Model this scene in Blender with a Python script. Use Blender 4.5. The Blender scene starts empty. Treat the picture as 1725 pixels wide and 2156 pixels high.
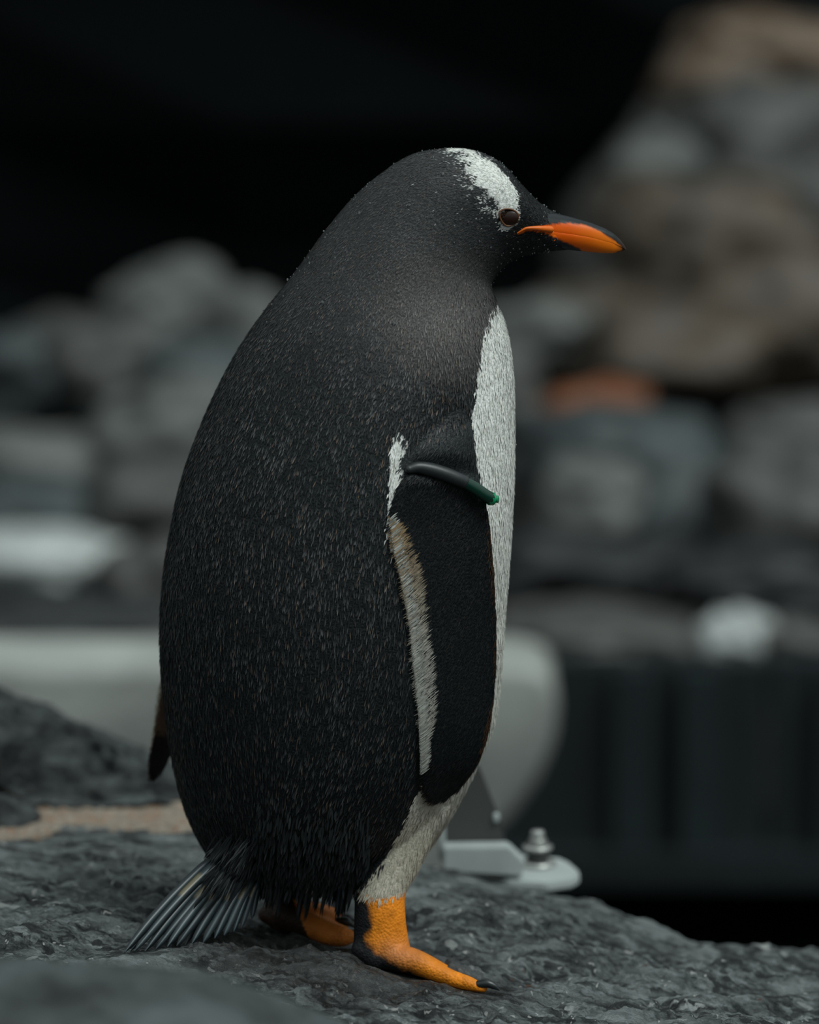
import bpy, bmesh, math, random
import numpy as np
from mathutils import Vector, Matrix
from mathutils.bvhtree import BVHTree

# ------------------------------------------------------------------ camera
W, H = 1725.0, 2156.0
FOC, SEN, D = 200.0, 36.0, 5.17
PITCH = math.radians(10.0)
TZ = 0.43
FWD = np.array([0, math.cos(PITCH), -math.sin(PITCH)])
UPV = np.array([0, math.sin(PITCH), math.cos(PITCH)])
RGT = np.array([1.0, 0, 0])
CAM = np.array([0, 0, TZ]) - D * FWD
KPX = SEN / FOC / H                    # tangent per pixel
S = D * KPX                            # metres per pixel at the penguin

cam_d = bpy.data.cameras.new('camera')
cam = bpy.data.objects.new('camera', cam_d)
bpy.context.scene.collection.objects.link(cam)
bpy.context.scene.camera = cam
cam.location = CAM
cam.rotation_euler = (math.pi / 2 - PITCH, 0, 0)
cam_d.sensor_fit = 'VERTICAL'
cam_d.sensor_height = SEN
cam_d.sensor_width = SEN * W / H
cam_d.lens = FOC
cam_d.clip_end = 200
cam_d.dof.use_dof = True
cam_d.dof.focus_distance = D - 0.085
cam_d.dof.aperture_fstop = 3.3
cam_d.dof.aperture_blades = 0

# ------------------------------------------------------------------ overcast sky, soft sun, exposure
world = bpy.data.worlds.new('overcast_sky')
bpy.context.scene.world = world
world.use_nodes = True
wn = world.node_tree.nodes
wl = world.node_tree.links
bg = wn['Background']
tc = wn.new('ShaderNodeTexCoord')
sp = wn.new('ShaderNodeSeparateXYZ')
wl.new(tc.outputs['Generated'], sp.inputs[0])
rp = wn.new('ShaderNodeValToRGB')
rp.color_ramp.elements[0].position = 0.46
rp.color_ramp.elements[0].color = (0.02, 0.025, 0.027, 1)
rp.color_ramp.elements[1].position = 1.0
rp.color_ramp.elements[1].color = (0.90, 1.0, 1.0, 1)
e = rp.color_ramp.elements.new(0.54)
e.color = (0.30, 0.35, 0.36, 1)
mr = wn.new('ShaderNodeMapRange')
mr.inputs['From Min'].default_value = -1
mr.inputs['From Max'].default_value = 1
wl.new(sp.outputs['Z'], mr.inputs['Value'])
wl.new(mr.outputs['Result'], rp.inputs['Fac'])
wl.new(rp.outputs['Color'], bg.inputs['Color'])
bg.inputs['Strength'].default_value = 0.80

sun_d = bpy.data.lights.new('sun_through_cloud', 'SUN')
sun_d.energy = 2.0
sun_d.angle = math.radians(28)
sun_d.color = (0.93, 1.0, 0.98)
sun = bpy.data.objects.new('sun_through_cloud', sun_d)
bpy.context.scene.collection.objects.link(sun)
sun.rotation_euler = Vector((-0.50, 0.42, -1.0)).to_track_quat('-Z', 'Y').to_euler()

vs = bpy.context.scene.view_settings
vs.view_transform = 'Standard'
vs.look = 'None'
vs.gamma = 1
vs.use_curve_mapping = False
vs.exposure = 0.0

# ------------------------------------------------------------------ helpers
COL = bpy.context.scene.collection
rng = np.random.default_rng(7)
random.seed(7)

def P(px, py, Y):
    """the world point that stands at depth Y and is seen at a photo pixel; works on arrays"""
    px = np.asarray(px, float); py = np.asarray(py, float); Y = np.asarray(Y, float)
    a = (px - W / 2) * KPX
    b = -(py - H / 2) * KPX
    dy = FWD[1] + b * UPV[1]
    dz = FWD[2] + b * UPV[2]
    t = (Y - CAM[1]) / dy
    return np.stack(np.broadcast_arrays(CAM[0] + t * a, Y, CAM[2] + t * dz), -1)

def proj(p):
    q = np.asarray(p, float) - CAM
    d = q @ FWD
    return np.stack([(q @ RGT) / d / KPX + W / 2, -(q @ UPV) / d / KPX + H / 2], -1)

def hash3(ix, iy, iz, seed):
    n = (ix * 374761393 + iy * 668265263 + iz * 1440662683 + seed * 974634777) & 0xffffffff
    n = ((n ^ (n >> 13)) * 1274126177) & 0xffffffff
    n = (n ^ (n >> 16)) & 0xffffffff
    return n / 4294967295.0

def vnoise(p, seed=0):
    p = np.asarray(p, float)
    f = np.floor(p).astype(np.int64)
    u = p - f
    u = u * u * (3 - 2 * u)
    r = 0
    for dx in (0, 1):
        wx = u[..., 0] if dx else 1 - u[..., 0]
        for dy in (0, 1):
            wy = u[..., 1] if dy else 1 - u[..., 1]
            for dz in (0, 1):
                wz = u[..., 2] if dz else 1 - u[..., 2]
                r = r + wx * wy * wz * hash3(f[..., 0] + dx, f[..., 1] + dy, f[..., 2] + dz, seed)
    return r * 2 - 1

def fbm(p, octaves=4, seed=0, gain=0.5):
    r = 0; a = 1.0; p = np.asarray(p, float)
    for o in range(octaves):
        r = r + a * vnoise(p, seed + o * 17)
        p = p * 2.03 + 3.1
        a *= gain
    return r

def make_mesh(name, verts, faces, mat=None, smooth=True, col=None):
    """verts (n,3); faces (m,3) or (m,4) array; col (n,3) linear colour"""
    verts = np.asarray(verts, np.float32); faces = np.asarray(faces, np.int32)
    me = bpy.data.meshes.new(name)
    me.vertices.add(len(verts)); me.vertices.foreach_set('co', verts.ravel())
    k = faces.shape[1]
    me.loops.add(faces.size); me.loops.foreach_set('vertex_index', faces.ravel())
    me.polygons.add(len(faces))
    me.polygons.foreach_set('loop_start', np.arange(0, faces.size, k, dtype=np.int32))
    me.polygons.foreach_set('loop_total', np.full(len(faces), k, np.int32))
    if smooth:
        me.polygons.foreach_set('use_smooth', np.ones(len(faces), bool))
    me.update(calc_edges=True)
    if col is not None:
        a = me.color_attributes.new('Col', 'FLOAT_COLOR', 'POINT')
        c = np.ones((len(verts), 4), np.float32); c[:, :3] = col
        a.data.foreach_set('color', c.ravel())
    if mat: me.materials.append(mat)
    return me

def obj(name, me, parent=None, **props):
    o = bpy.data.objects.new(name, me)
    COL.objects.link(o)
    if parent: 
        o.parent = parent
        o.matrix_parent_inverse = Matrix.Translation(-Vector(parent.location))
    for k, v in props.items(): o[k] = v
    return o

def thing(name, label, cat, loc=(0, 0, 0), group=None):
    o = bpy.data.objects.new(name, None); COL.objects.link(o)
    o.location = Vector([float(v) for v in loc]); o.empty_display_size = 0.02
    o['label'] = label; o['category'] = cat
    if group: o['group'] = group
    return o

def catmull(vals, n):
    vals = np.asarray(vals, float); m = len(vals)
    t = np.linspace(0, m - 1, n); i = np.clip(np.floor(t).astype(int), 0, m - 2); u = (t - i)[:, None]
    g = lambda k: vals[np.clip(k, 0, m - 1)]
    p0, p1, p2, p3 = g(i - 1), g(i), g(i + 1), g(i + 2)
    p0 = np.where((i == 0)[:, None], 2 * p1 - p2, p0)
    p3 = np.where((i == m - 2)[:, None], 2 * p2 - p1, p3)
    return 0.5 * (2 * p1 + (-p0 + p2) * u + (2 * p0 - 5 * p1 + 4 * p2 - p3) * u ** 2 + (-p0 + 3 * p1 - 3 * p2 + p3) * u ** 3)

def grid_faces(n, m, closed=True, cap=True):
    f = []
    i, j = np.meshgrid(np.arange(n - 1), np.arange(m if closed else m - 1), indexing='ij')
    a = i * m + j; b = i * m + (j + 1) % m
    q = np.stack([a, b, b + m, a + m], -1).reshape(-1, 4)
    return q

def loft(rows, n=120, m=72, pw=1.0):
    """rows: (bx,by,fx,fy,halfdepth_px,Yc,Yskew): ladder of section lines seen in the photo -> closed tube (triangles+quads as tris)"""
    r = catmull(rows, n)
    th = np.linspace(0, 2 * math.pi, m, endpoint=False)
    c, s = np.cos(th), np.sin(th)
    c = np.sign(c) * np.abs(c) ** pw; s = np.sign(s) * np.abs(s) ** pw
    cx = (r[:, 0] + r[:, 2]) / 2; cy = (r[:, 1] + r[:, 3]) / 2
    hx = (r[:, 2] - r[:, 0]) / 2; hy = (r[:, 3] - r[:, 1]) / 2
    px = cx[:, None] + hx[:, None] * c; py = cy[:, None] + hy[:, None] * c
    Y = r[:, 5][:, None] + r[:, 6][:, None] * c + r[:, 4][:, None] * S * s
    v = P(px, py, Y).reshape(-1, 3)
    q = grid_faces(n, m)
    t = np.concatenate([q[:, [0, 1, 2]], q[:, [0, 2, 3]]])
    v = np.concatenate([v, v[:m].mean(0)[None], v[-m:].mean(0)[None]])
    k = len(v); j = np.arange(m)
    t = np.concatenate([t, np.stack([(j + 1) % m, j, np.full(m, k - 2)], -1),
                        np.stack([(n - 1) * m + j, (n - 1) * m + (j + 1) % m, np.full(m, k - 1)], -1)])
    return v, t

def tube(pts, rad, n=24, m=20, flat=1.0, ends=True, up=(0, 0, 1)):
    """round-ended tube through world pts with radii (metres); flat squashes it along up"""
    p = catmull(pts, n); r = catmull(np.asarray(rad, float)[:, None], n)[:, 0]
    tg = np.gradient(p, axis=0); tg /= np.linalg.norm(tg, axis=1)[:, None] + 1e-12
    if ends:
        e = [0.98, 0.9, 0.75, 0.5, 0.2]
        a = np.array([p[0] - tg[0] * r[0] * q for q in e]); ra = np.array([r[0] * math.sqrt(1 - q * q) for q in e])
        b = np.array([p[-1] + tg[-1] * r[-1] * q for q in e[::-1]]); rb = np.array([r[-1] * math.sqrt(1 - q * q) for q in e[::-1]])
        p = np.concatenate([a, p, b]); r = np.concatenate([ra, r, rb])
        tg = np.concatenate([np.repeat(tg[:1], 5, 0), tg, np.repeat(tg[-1:], 5, 0)]); n = n + 10
    up = np.asarray(up, float)
    sd = np.cross(tg, up); sd /= np.linalg.norm(sd, axis=1)[:, None] + 1e-9
    nn = np.cross(sd, tg)
    th = np.linspace(0, 2 * math.pi, m, endpoint=False)
    v = p[:, None] + r[:, None, None] * (np.cos(th)[None, :, None] * sd[:, None] + flat * np.sin(th)[None, :, None] * nn[:, None])
    v = v.reshape(-1, 3); q = grid_faces(n, m)
    t = np.concatenate([q[:, [0, 1, 2]], q[:, [0, 2, 3]]])
    v = np.concatenate([v, p[:1], p[-1:]]); k = len(v); j = np.arange(m)
    t = np.concatenate([t, np.stack([(j + 1) % m, j, np.full(m, k - 2)], -1),
                        np.stack([(n - 1) * m + j, (n - 1) * m + (j + 1) % m, np.full(m, k - 1)], -1)])
    return v, t

def join(parts):
    V, F, o = [], [], 0
    for v, f in parts:
        V.append(v); F.append(f + o); o += len(v)
    return np.concatenate(V), np.concatenate(F)

def sdf_poly(x, y, poly):
    """signed distance in pixels to a polygon, negative inside"""
    poly = np.asarray(poly, float); d = np.full(x.shape, 1e9); inside = np.zeros(x.shape, bool)
    for k in range(len(poly)):
        ax, ay = poly[k]; bx, by = poly[(k + 1) % len(poly)]
        ex, ey = bx - ax, by - ay
        t = np.clip(((x - ax) * ex + (y - ay) * ey) / (ex * ex + ey * ey + 1e-9), 0, 1)
        d = np.minimum(d, np.hypot(x - ax - t * ex, y - ay - t * ey))
        c = ((ay > y) != (by > y))
        with np.errstate(divide='ignore', invalid='ignore'):
            xi = (bx - ax) * (y - ay) / (by - ay + 1e-12) + ax
        inside ^= c & (x < xi)
    return np.where(inside, -d, d)

def mix(a, b, t):
    return np.asarray(a) * (1 - t[..., None]) + np.asarray(b) * t[..., None]

# ------------------------------------------------------------------ materials
def new_mat(name):
    m = bpy.data.materials.new(name); m.use_nodes = True
    return m, m.node_tree.nodes, m.node_tree.links, m.node_tree.nodes['Principled BSDF']

def simple_mat(name, col, rough=0.5, metal=0.0, nscale=60, namt=0.25, bump=0.0, spec=0.5):
    m, n, l, b = new_mat(name)
    tcn = n.new('ShaderNodeTexCoord')
    ns = n.new('ShaderNodeTexNoise'); ns.inputs['Scale'].default_value = nscale; ns.inputs['Detail'].default_value = 5
    l.new(tcn.outputs['Object'], ns.inputs['Vector'])
    mx = n.new('ShaderNodeMix'); mx.data_type = 'RGBA'
    mx.inputs[6].default_value = (*[c * (1 - namt) for c in col], 1)
    mx.inputs[7].default_value = (*[min(1, c * (1 + namt)) for c in col], 1)
    l.new(ns.outputs['Fac'], mx.inputs[0]); l.new(mx.outputs[2], b.inputs['Base Color'])
    b.inputs['Roughness'].default_value = rough; b.inputs['Metallic'].default_value = metal
    b.inputs['Specular IOR Level'].default_value = spec
    if bump:
        bp = n.new('ShaderNodeBump'); bp.inputs['Distance'].default_value = bump; bp.inputs['Strength'].default_value = 0.8
        l.new(ns.outputs['Fac'], bp.inputs['Height']); l.new(bp.outputs['Normal'], b.inputs['Normal'])
    return m

def vcol_mat(name, rough=0.5, spec=0.3, bump_scale=0, bump_dist=0, sheen=0):
    m, n, l, b = new_mat(name)
    a = n.new('ShaderNodeAttribute'); a.attribute_name = 'Col'
    l.new(a.outputs['Color'], b.inputs['Base Color'])
    b.inputs['Roughness'].default_value = rough; b.inputs['Specular IOR Level'].default_value = spec
    if bump_scale:
        tcn = n.new('ShaderNodeTexCoord')
        v = n.new('ShaderNodeTexVoronoi'); v.inputs['Scale'].default_value = bump_scale
        l.new(tcn.outputs['Object'], v.inputs['Vector'])
        bp = n.new('ShaderNodeBump'); bp.inputs['Distance'].default_value = bump_dist; bp.inputs['Strength'].default_value = 1
        bp.invert = True
        l.new(v.outputs['Distance'], bp.inputs['Height']); l.new(bp.outputs['Normal'], b.inputs['Normal'])
    return m

def rock_mat(name, c_dark, c_light, scale=6, rough=0.6, bump=0.01, stretch=(1, 1, 1), rot=(0, 0, 0), flecks=0.0, fine=0.0, tint=None, wet=False, lo=0.34, hi=0.68, fbump=0.5, streak=0, stain=None):
    m, n, l, b = new_mat(name)
    tcn = n.new('ShaderNodeTexCoord'); mp = n.new('ShaderNodeMapping')
    mp.inputs['Scale'].default_value = stretch; mp.inputs['Rotation'].default_value = rot
    l.new(tcn.outputs['Object'], mp.inputs['Vector'])
    def noise(sc, det, ro, vec, dist=0.0):
        q = n.new('ShaderNodeTexNoise'); q.inputs['Scale'].default_value = sc; q.inputs['Detail'].default_value = det
        q.inputs['Roughness'].default_value = ro; q.inputs['Distortion'].default_value = dist
        l.new(vec, q.inputs['Vector']); return q.outputs['Fac']
    def rng_(src, a, b_, c=0.0, d=1.0):
        q = n.new('ShaderNodeMapRange'); q.inputs['From Min'].default_value = a; q.inputs['From Max'].default_value = b_
        q.inputs['To Min'].default_value = c; q.inputs['To Max'].default_value = d
        l.new(src, q.inputs['Value']); return q.outputs['Result']
    def mixc(f, a, b_):
        q = n.new('ShaderNodeMix'); q.data_type = 'RGBA'
        l.new(f, q.inputs[0])
        for k, c in ((6, a), (7, b_)):
            if isinstance(c, tuple): q.inputs[k].default_value = (*c, 1)
            else: l.new(c, q.inputs[k])
        return q.outputs[2]
    MV = mp.outputs['Vector']
    n1 = noise(scale, 8, 0.65, MV, 0.3)
    out = mixc(rng_(n1, lo, hi), c_dark, c_light)
    if fine:
        n2 = noise(fine, 6, 0.75, MV, 0.4)
        out = mixc(rng_(n2, 0.36, 0.56, 0.75, 0.0), out, tuple(c * 0.55 for c in c_dark))
    if streak:
        ms = n.new('ShaderNodeMapping'); ms.inputs['Scale'].default_value = (0.35, 1.5, 1); ms.inputs['Rotation'].default_value = (0, 0, math.radians(20))
        l.new(tcn.outputs['Object'], ms.inputs['Vector'])
        n4 = noise(streak, 5, 0.6, ms.outputs['Vector'], 0.6)
        out = mixc(rng_(n4, 0.48, 0.42, 0.0, 0.95), out, tuple(c * 0.45 for c in c_dark))
        n5 = noise(streak * 0.16, 4, 0.6, MV, 0.2)
        out = mixc(rng_(n5, 0.52, 0.66, 0.0, 0.6), out, tuple(c * 1.15 for c in c_light))
    if tint:
        out = mixc(rng_(noise(scale * 0.7, 3, 0.5, tcn.outputs['Object']), 0.5, 0.68), out, tint)
    if flecks:
        # scattered pale quartz flecks and short veins
        out = mixc(rng_(noise(flecks, 4, 0.7, MV, 0.8), 0.630, 0.665), out, (0.42, 0.45, 0.44))
        out = mixc(rng_(noise(flecks * 3.1, 2, 0.6, tcn.outputs['Object'], 0.5), 0.675, 0.70), out, (0.55, 0.57, 0.55))
        out = mixc(rng_(noise(flecks * 1.9, 2, 0.6, tcn.outputs['Object'], 0.5), 0.735, 0.76), out, (0.14, 0.055, 0.025))
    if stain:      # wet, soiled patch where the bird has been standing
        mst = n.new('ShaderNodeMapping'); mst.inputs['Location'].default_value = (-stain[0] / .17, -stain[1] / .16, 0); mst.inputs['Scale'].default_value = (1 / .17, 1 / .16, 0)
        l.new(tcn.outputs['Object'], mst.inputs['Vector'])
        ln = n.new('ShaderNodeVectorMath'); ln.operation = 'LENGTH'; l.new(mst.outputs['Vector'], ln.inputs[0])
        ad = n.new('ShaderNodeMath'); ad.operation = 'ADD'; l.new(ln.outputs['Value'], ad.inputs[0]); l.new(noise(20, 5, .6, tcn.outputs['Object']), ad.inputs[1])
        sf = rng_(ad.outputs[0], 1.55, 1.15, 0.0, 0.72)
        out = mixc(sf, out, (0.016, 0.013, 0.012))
    l.new(out, b.inputs['Base Color'])
    b.inputs['Roughness'].default_value = rough
    if wet:
        rr = rng_(n1, 0.35, 0.6, 0.26, 0.72)
        if stain:
            mm_ = n.new('ShaderNodeMath'); mm_.operation = 'MULTIPLY_ADD'; mm_.inputs[1].default_value = -0.42
            l.new(sf, mm_.inputs[0]); l.new(rr, mm_.inputs[2]); rr = mm_.outputs[0]
        l.new(rr, b.inputs['Roughness'])
    bp = n.new('ShaderNodeBump'); bp.inputs['Distance'].default_value = bump; bp.inputs['Strength'].default_value = 1
    l.new(n1, bp.inputs['Height'])
    last = bp
    if fine:
        b2 = n.new('ShaderNodeBump'); b2.inputs['Distance'].default_value = bump * fbump; b2.inputs['Strength'].default_value = 1
        l.new(n2, b2.inputs['Height']); l.new(bp.outputs['Normal'], b2.inputs['Normal']); last = b2
    l.new(last.outputs['Normal'], b.inputs['Normal'])
    return m

# ------------------------------------------------------------------ setting: dark back wall, dark floor
M_black = simple_mat('black_rock_and_shade', (0.0022, 0.0032, 0.0036), 0.95, nscale=3, namt=0.4, spec=0.05)
def slab(name, x0, x1, y0, y1, z0, z1, mat, parent=None, n=24, amp=0.0, axis='y', **props):
    bm = bmesh.new()
    bmesh.ops.create_cube(bm, size=1)
    for v in bm.verts:
        v.co = ((x0 + x1) / 2 + v.co.x * (x1 - x0), (y0 + y1) / 2 + v.co.y * (y1 - y0), (z0 + z1) / 2 + v.co.z * (z1 - z0))
    bmesh.ops.subdivide_edges(bm, edges=bm.edges[:], cuts=n, use_grid_fill=True)
    if amp:
        co = np.array([v.co[:] for v in bm.verts])
        d = fbm(co * 1.2, 4, 3) * amp
        for v, k in zip(bm.verts, d):
            if axis == 'y': v.co.y += k
            else: v.co.z += k
    me = bpy.data.meshes.new(name); bm.to_mesh(me); bm.free(); me.materials.append(mat)
    return obj(name, me, parent, **props)

slab('wall_back', -12, 12, 10.6, 11.4, -3, 6.5, M_black, amp=0.35, kind='structure')
slab('floor', -12, 12, -3.4, 11.5, -1.6, -1.3, M_black, amp=0.03, axis='z', kind='structure')  # floor black stands for deep shade, painted into its colour

# ------------------------------------------------------------------ main slate rock (height field)
def rbf_fit(xy, z, lam=1e-4):
    n = len(xy); d = np.linalg.norm(xy[:, None] - xy[None], axis=2)
    K = np.where(d > 0, d ** 2 * np.log(d + 1e-12), 0) + lam * np.eye(n)
    Pm = np.c_[np.ones(n), xy]
    A = np.block([[K, Pm], [Pm.T, np.zeros((3, 3))]])
    w = np.linalg.solve(A, np.r_[z, 0, 0, 0])
    def f(q):
        q = np.asarray(q, float); out = np.empty(len(q))
        for s in range(0, len(q), 20000):
            qq = q[s:s + 20000]
            dd = np.linalg.norm(qq[:, None] - xy[None], axis=2)
            out[s:s + 20000] = np.where(dd > 0, dd ** 2 * np.log(dd + 1e-12), 0) @ w[:n] + np.c_[np.ones(len(qq)), qq] @ w[n:]
        return out
    return f

GC = [(270, 2014, -.13), (120, 2014, -.13), (500, 1985, -.05), (600, 1978, .05), (745, 1988, .05), (700, 2030, -.09), (760, 2034, -.075), (850, 2056, -.08),
      (940, 2078, -.09), (1030, 2094, -.10), (-100, 2010, -.13), (-100, 2170, -.5), (400, 2190, -.45), (740, 2190, -.33), (1100, 2170, -.24),
      (1400, 2166, -.17), (1725, 2176, -.13), (2000, 2220, -.12), (0, 1880, .15), (300, 1870, .15), (1000, 1960, .12), (1300, 2015, .12), (1500, 2050, .12),
      (1725, 2070, .13), (2000, 2120, .13),
      (-150, 1752, .5), (100, 1750, .5), (380, 1745, .5), (700, 1790, .49), (900, 1838, .48), (1040, 1864, .46), (1180, 1890, .43), (1240, 1896, .41), (1350, 1926, .39),
      (1420, 1960, .37), (1500, 1990, .355), (1600, 2001, .345), (1725, 2010, .335), (2000, 2060, .32)]
gp = np.array([P(*g) for g in GC])
gfit = rbf_fit(gp[:, :2], gp[:, 2])
CRX = np.array([g[0] for g in GC[25:]]); 
crest = gp[25:]
def crest_y(x): return np.interp(x, crest[:, 0], crest[:, 1])

def rock_detail(x, y, amp=1.0):
    """slaty relief: layers dipping to the right, broken by steps and pits"""
    p = np.stack([x, y, np.zeros_like(x)], -1)
    a = math.radians(-24); u = x * math.cos(a) - y * math.sin(a); v = x * math.sin(a) + y * math.cos(a)
    q = np.stack([u * 9, v * 34, np.zeros_like(u)], -1)
    lay = fbm(q, 4, 11, 0.55)
    st = np.abs(fbm(np.stack([u * 5 + 3, v * 13, np.zeros_like(u)], -1), 3, 5))
    fine = fbm(np.stack([u * 60, v * 130, np.zeros_like(u)], -1), 4, 23, 0.6)
    terr = lay * 3.0; terr = (np.floor(terr) + np.clip((terr - np.floor(terr)) * 3.0, 0, 1)) / 3.0
    pits = np.clip(fbm(p * 42, 3, 41) - 0.55, 0, 1)
    rid = 1 - np.abs(fbm(p * 24 + 9, 3, 77))
    return amp * (0.0055 * lay + 0.0065 * terr - 0.007 * st * 0.7 + 0.0028 * fine - 0.016 * pits + 0.003 * rid + 0.006 * fbm(p * 7, 3, 2))

def ground_z(x, y, detail=True):
    z = gfit(np.stack([x, y], -1)) + 0.002
    z = z + 0.004 * fbm(np.stack([x * 5, y * 5, 0 * x], -1), 2, 9)
    d = y - crest_y(x)
    k = np.clip(d, 0, None)
    z = z - np.where(x > P(700, 1800, .5)[0], 1.0, 0.35) * (3.5 * k ** 2 + 0.35 * k)
    if detail:
        # calm the relief where the feet and tail stand
        near = np.ones_like(x)
        for (cx_, cy_, r_) in ((0.0, -.085, .07), (.055, -.098, .07), (.03, -.09, .06), (-.09, .03, .06), (-.24, -.12, .05)):
            near = np.minimum(near, np.clip(np.hypot(x - cx_, y - cy_) / r_, 0.18, 1))
        near = near * np.interp(y, [.12, .42], [1.0, .38])
        z = z + rock_detail(x, y) * near - .0035 * (1 - near) * (y < .12)
    return z

nx, ny = 620, 560
gx = np.linspace(-0.62, 0.62, nx); gy = np.linspace(-0.62, 1.35, ny)
gy = -0.62 + (np.linspace(0, 1, ny) ** 1.15) * 1.97
X, Yg = np.meshgrid(gx, gy)
Z = ground_z(X.ravel(), Yg.ravel())
Z = np.maximum(Z, -1.25)
v = np.stack([X.ravel(), Yg.ravel(), Z], -1)
i, j = np.meshgrid(np.arange(ny - 1), np.arange(nx - 1), indexing='ij')
a = (i * nx + j).ravel(); f = np.stack([a, a + 1, a + 1 + nx, a + nx], -1)
# closed skirt down to the floor
edge = np.concatenate([np.arange(nx), nx - 1 + nx * np.arange(1, ny), (ny - 1) * nx + np.arange(nx - 2, -1, -1), nx * np.arange(ny - 2, 0, -1)])
sk = v[edge].copy(); sk[:, 2] = -1.35; base = len(v); m_ = len(edge); jj = np.arange(m_)
v = np.concatenate([v, sk]); f = np.concatenate([f, np.stack([edge, base + jj, base + (jj + 1) % m_, edge[(jj + 1) % m_]], -1)])
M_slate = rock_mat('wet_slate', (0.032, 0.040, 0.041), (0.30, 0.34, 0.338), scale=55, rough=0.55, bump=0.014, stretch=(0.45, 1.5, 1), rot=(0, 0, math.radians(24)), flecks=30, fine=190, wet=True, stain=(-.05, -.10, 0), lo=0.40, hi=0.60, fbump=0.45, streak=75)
rock = obj('slate_rock', make_mesh('slate_rock', v, f, M_slate))
rock['label'] = 'wide grey slate rock the penguin stands on, sloping down to the right'
rock['category'] = 'rock'

# sand pocket behind on the left
SC = [(-80, 1800, .36), (0, 1788, .38), (60, 1766, .44), (110, 1749, .5), (240, 1749, .5), (390, 1742, .5), (-80, 1640, .75), (0, 1655, .73), (80, 1690, .70), (160, 1704, .68), (250, 1698, .68), (400, 1694, .68)]
sp_ = np.array([P(*g) for g in SC]); sfit = rbf_fit(sp_[:, :2], sp_[:, 2], 1e-3)
nx2, ny2 = 220, 200
X2, Y2 = np.meshgrid(np.linspace(-.56, -.12, nx2), np.linspace(.33, .95, ny2))
x2, y2 = X2.ravel(), Y2.ravel()
zs = sfit(np.stack([x2, y2], -1)) + .0035 * fbm(np.stack([x2 * 14, y2 * 14, 0 * x2], -1), 3, 4) + .0022 * fbm(np.stack([x2 * 150, y2 * 150, 0 * x2], -1), 2, 6)
front = np.interp(x2, sp_[:6, 0], sp_[:6, 1]) + 0.02 * fbm(np.stack([x2 * 12, 0 * x2, 0 * x2], -1), 3, 8)
zs = zs - np.clip(front - y2, 0, None) * 1.4
zs = zs - np.clip(y2 - .71, 0, 1) * 0.3 - np.clip(np.abs(x2 + .34) - .2, 0, 1) * 1.5
a = (np.arange(ny2 - 1)[:, None] * nx2 + np.arange(nx2 - 1)[None]).ravel()
f2 = np.stack([a, a + 1, a + 1 + nx2, a + nx2], -1)
M_sand = rock_mat('coarse_sand', (0.11, 0.085, 0.062), (0.30, 0.26, 0.21), scale=130, rough=0.8, bump=0.0018, tint=(0.20, 0.11, 0.06))
obj('sand_patch', make_mesh('sand_patch', np.stack([x2, y2, zs], -1), f2, M_sand), kind='stuff', label='patch of coarse brown sand lying in the hollow behind the penguin', category='sand')

# ------------------------------------------------------------------ boulders
def ico(sub):
    bm = bmesh.new(); bmesh.ops.create_icosphere(bm, subdivisions=sub, radius=1)
    v = np.array([q.co[:] for q in bm.verts]); f = np.array([[w.index for w in q.verts] for q in bm.faces]); bm.free()
    return v, f
ICO = {k: ico(k) for k in (3, 4, 5, 6)}

def boulder(px, py, Y, rx, ry, rd, mat, label, seed=0, sub=4, amp=0.16, name='boulder', cat='rock', boxy=0.0, rot=0.0, group=None, flat_top=0):
    c = P(px, py, Y); s = (Y - CAM[1]) / FWD[1] * KPX
    v, f = ICO[sub]; v = v.copy()
    if boxy:
        k = np.abs(v) ** (3.0); nrm = (k.sum(1) ** (1 / 3.0)); v = v * (1 - boxy) + (v / nrm[:, None]) * boxy
    n = fbm(v * 1.5 + seed * 7.3, 4, seed, 0.5)
    cut = np.round(vnoise(v * 1.9 + seed, seed + 5) * 2.5) / 2.5
    v = v * (1 + amp * n + amp * 0.35 * cut)[:, None]
    if rot:
        ca, sa = math.cos(rot), math.sin(rot); v = np.stack([v[:, 0] * ca - v[:, 2] * sa, v[:, 1], v[:, 0] * sa + v[:, 2] * ca], -1)
    v = v * np.array([rx * s, rd * s, ry * s])
    me = make_mesh(name, v, f, mat)
    o = obj(name, me); o.location = Vector(c.tolist()); o['label'] = label; o['category'] = cat
    if group: o['group'] = group
    return o

def rm(name, c, k=0.5, **kw):
    return rock_mat(name, tuple(q * (1 - k) for q in c), tuple(q * (1 + k) for q in c), **{**dict(scale=5, rough=0.55, bump=0.02), **kw})
M_grey = rm('grey_stone', (0.10, 0.107, 0.10), 0.4); M_teal = rm('blue_grey_stone', (0.036, 0.046, 0.048))
M_brown = rm('brown_stone', (0.058, 0.043, 0.029)); M_pale = rm('pale_stone', (0.38, 0.41, 0.40), 0.3)
M_tan = rm('tan_stone', (0.13, 0.09, 0.06)); M_rust = rm('rusty_stone', (0.19, 0.065, 0.025)); M_dark = rm('dark_stone', (0.010, 0.012, 0.013))
M_mid = rm('mid_grey_stone', (0.055, 0.056, 0.052)); M_bank = rm('dark_bank_earth', (0.016, 0.016, 0.015))

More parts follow.
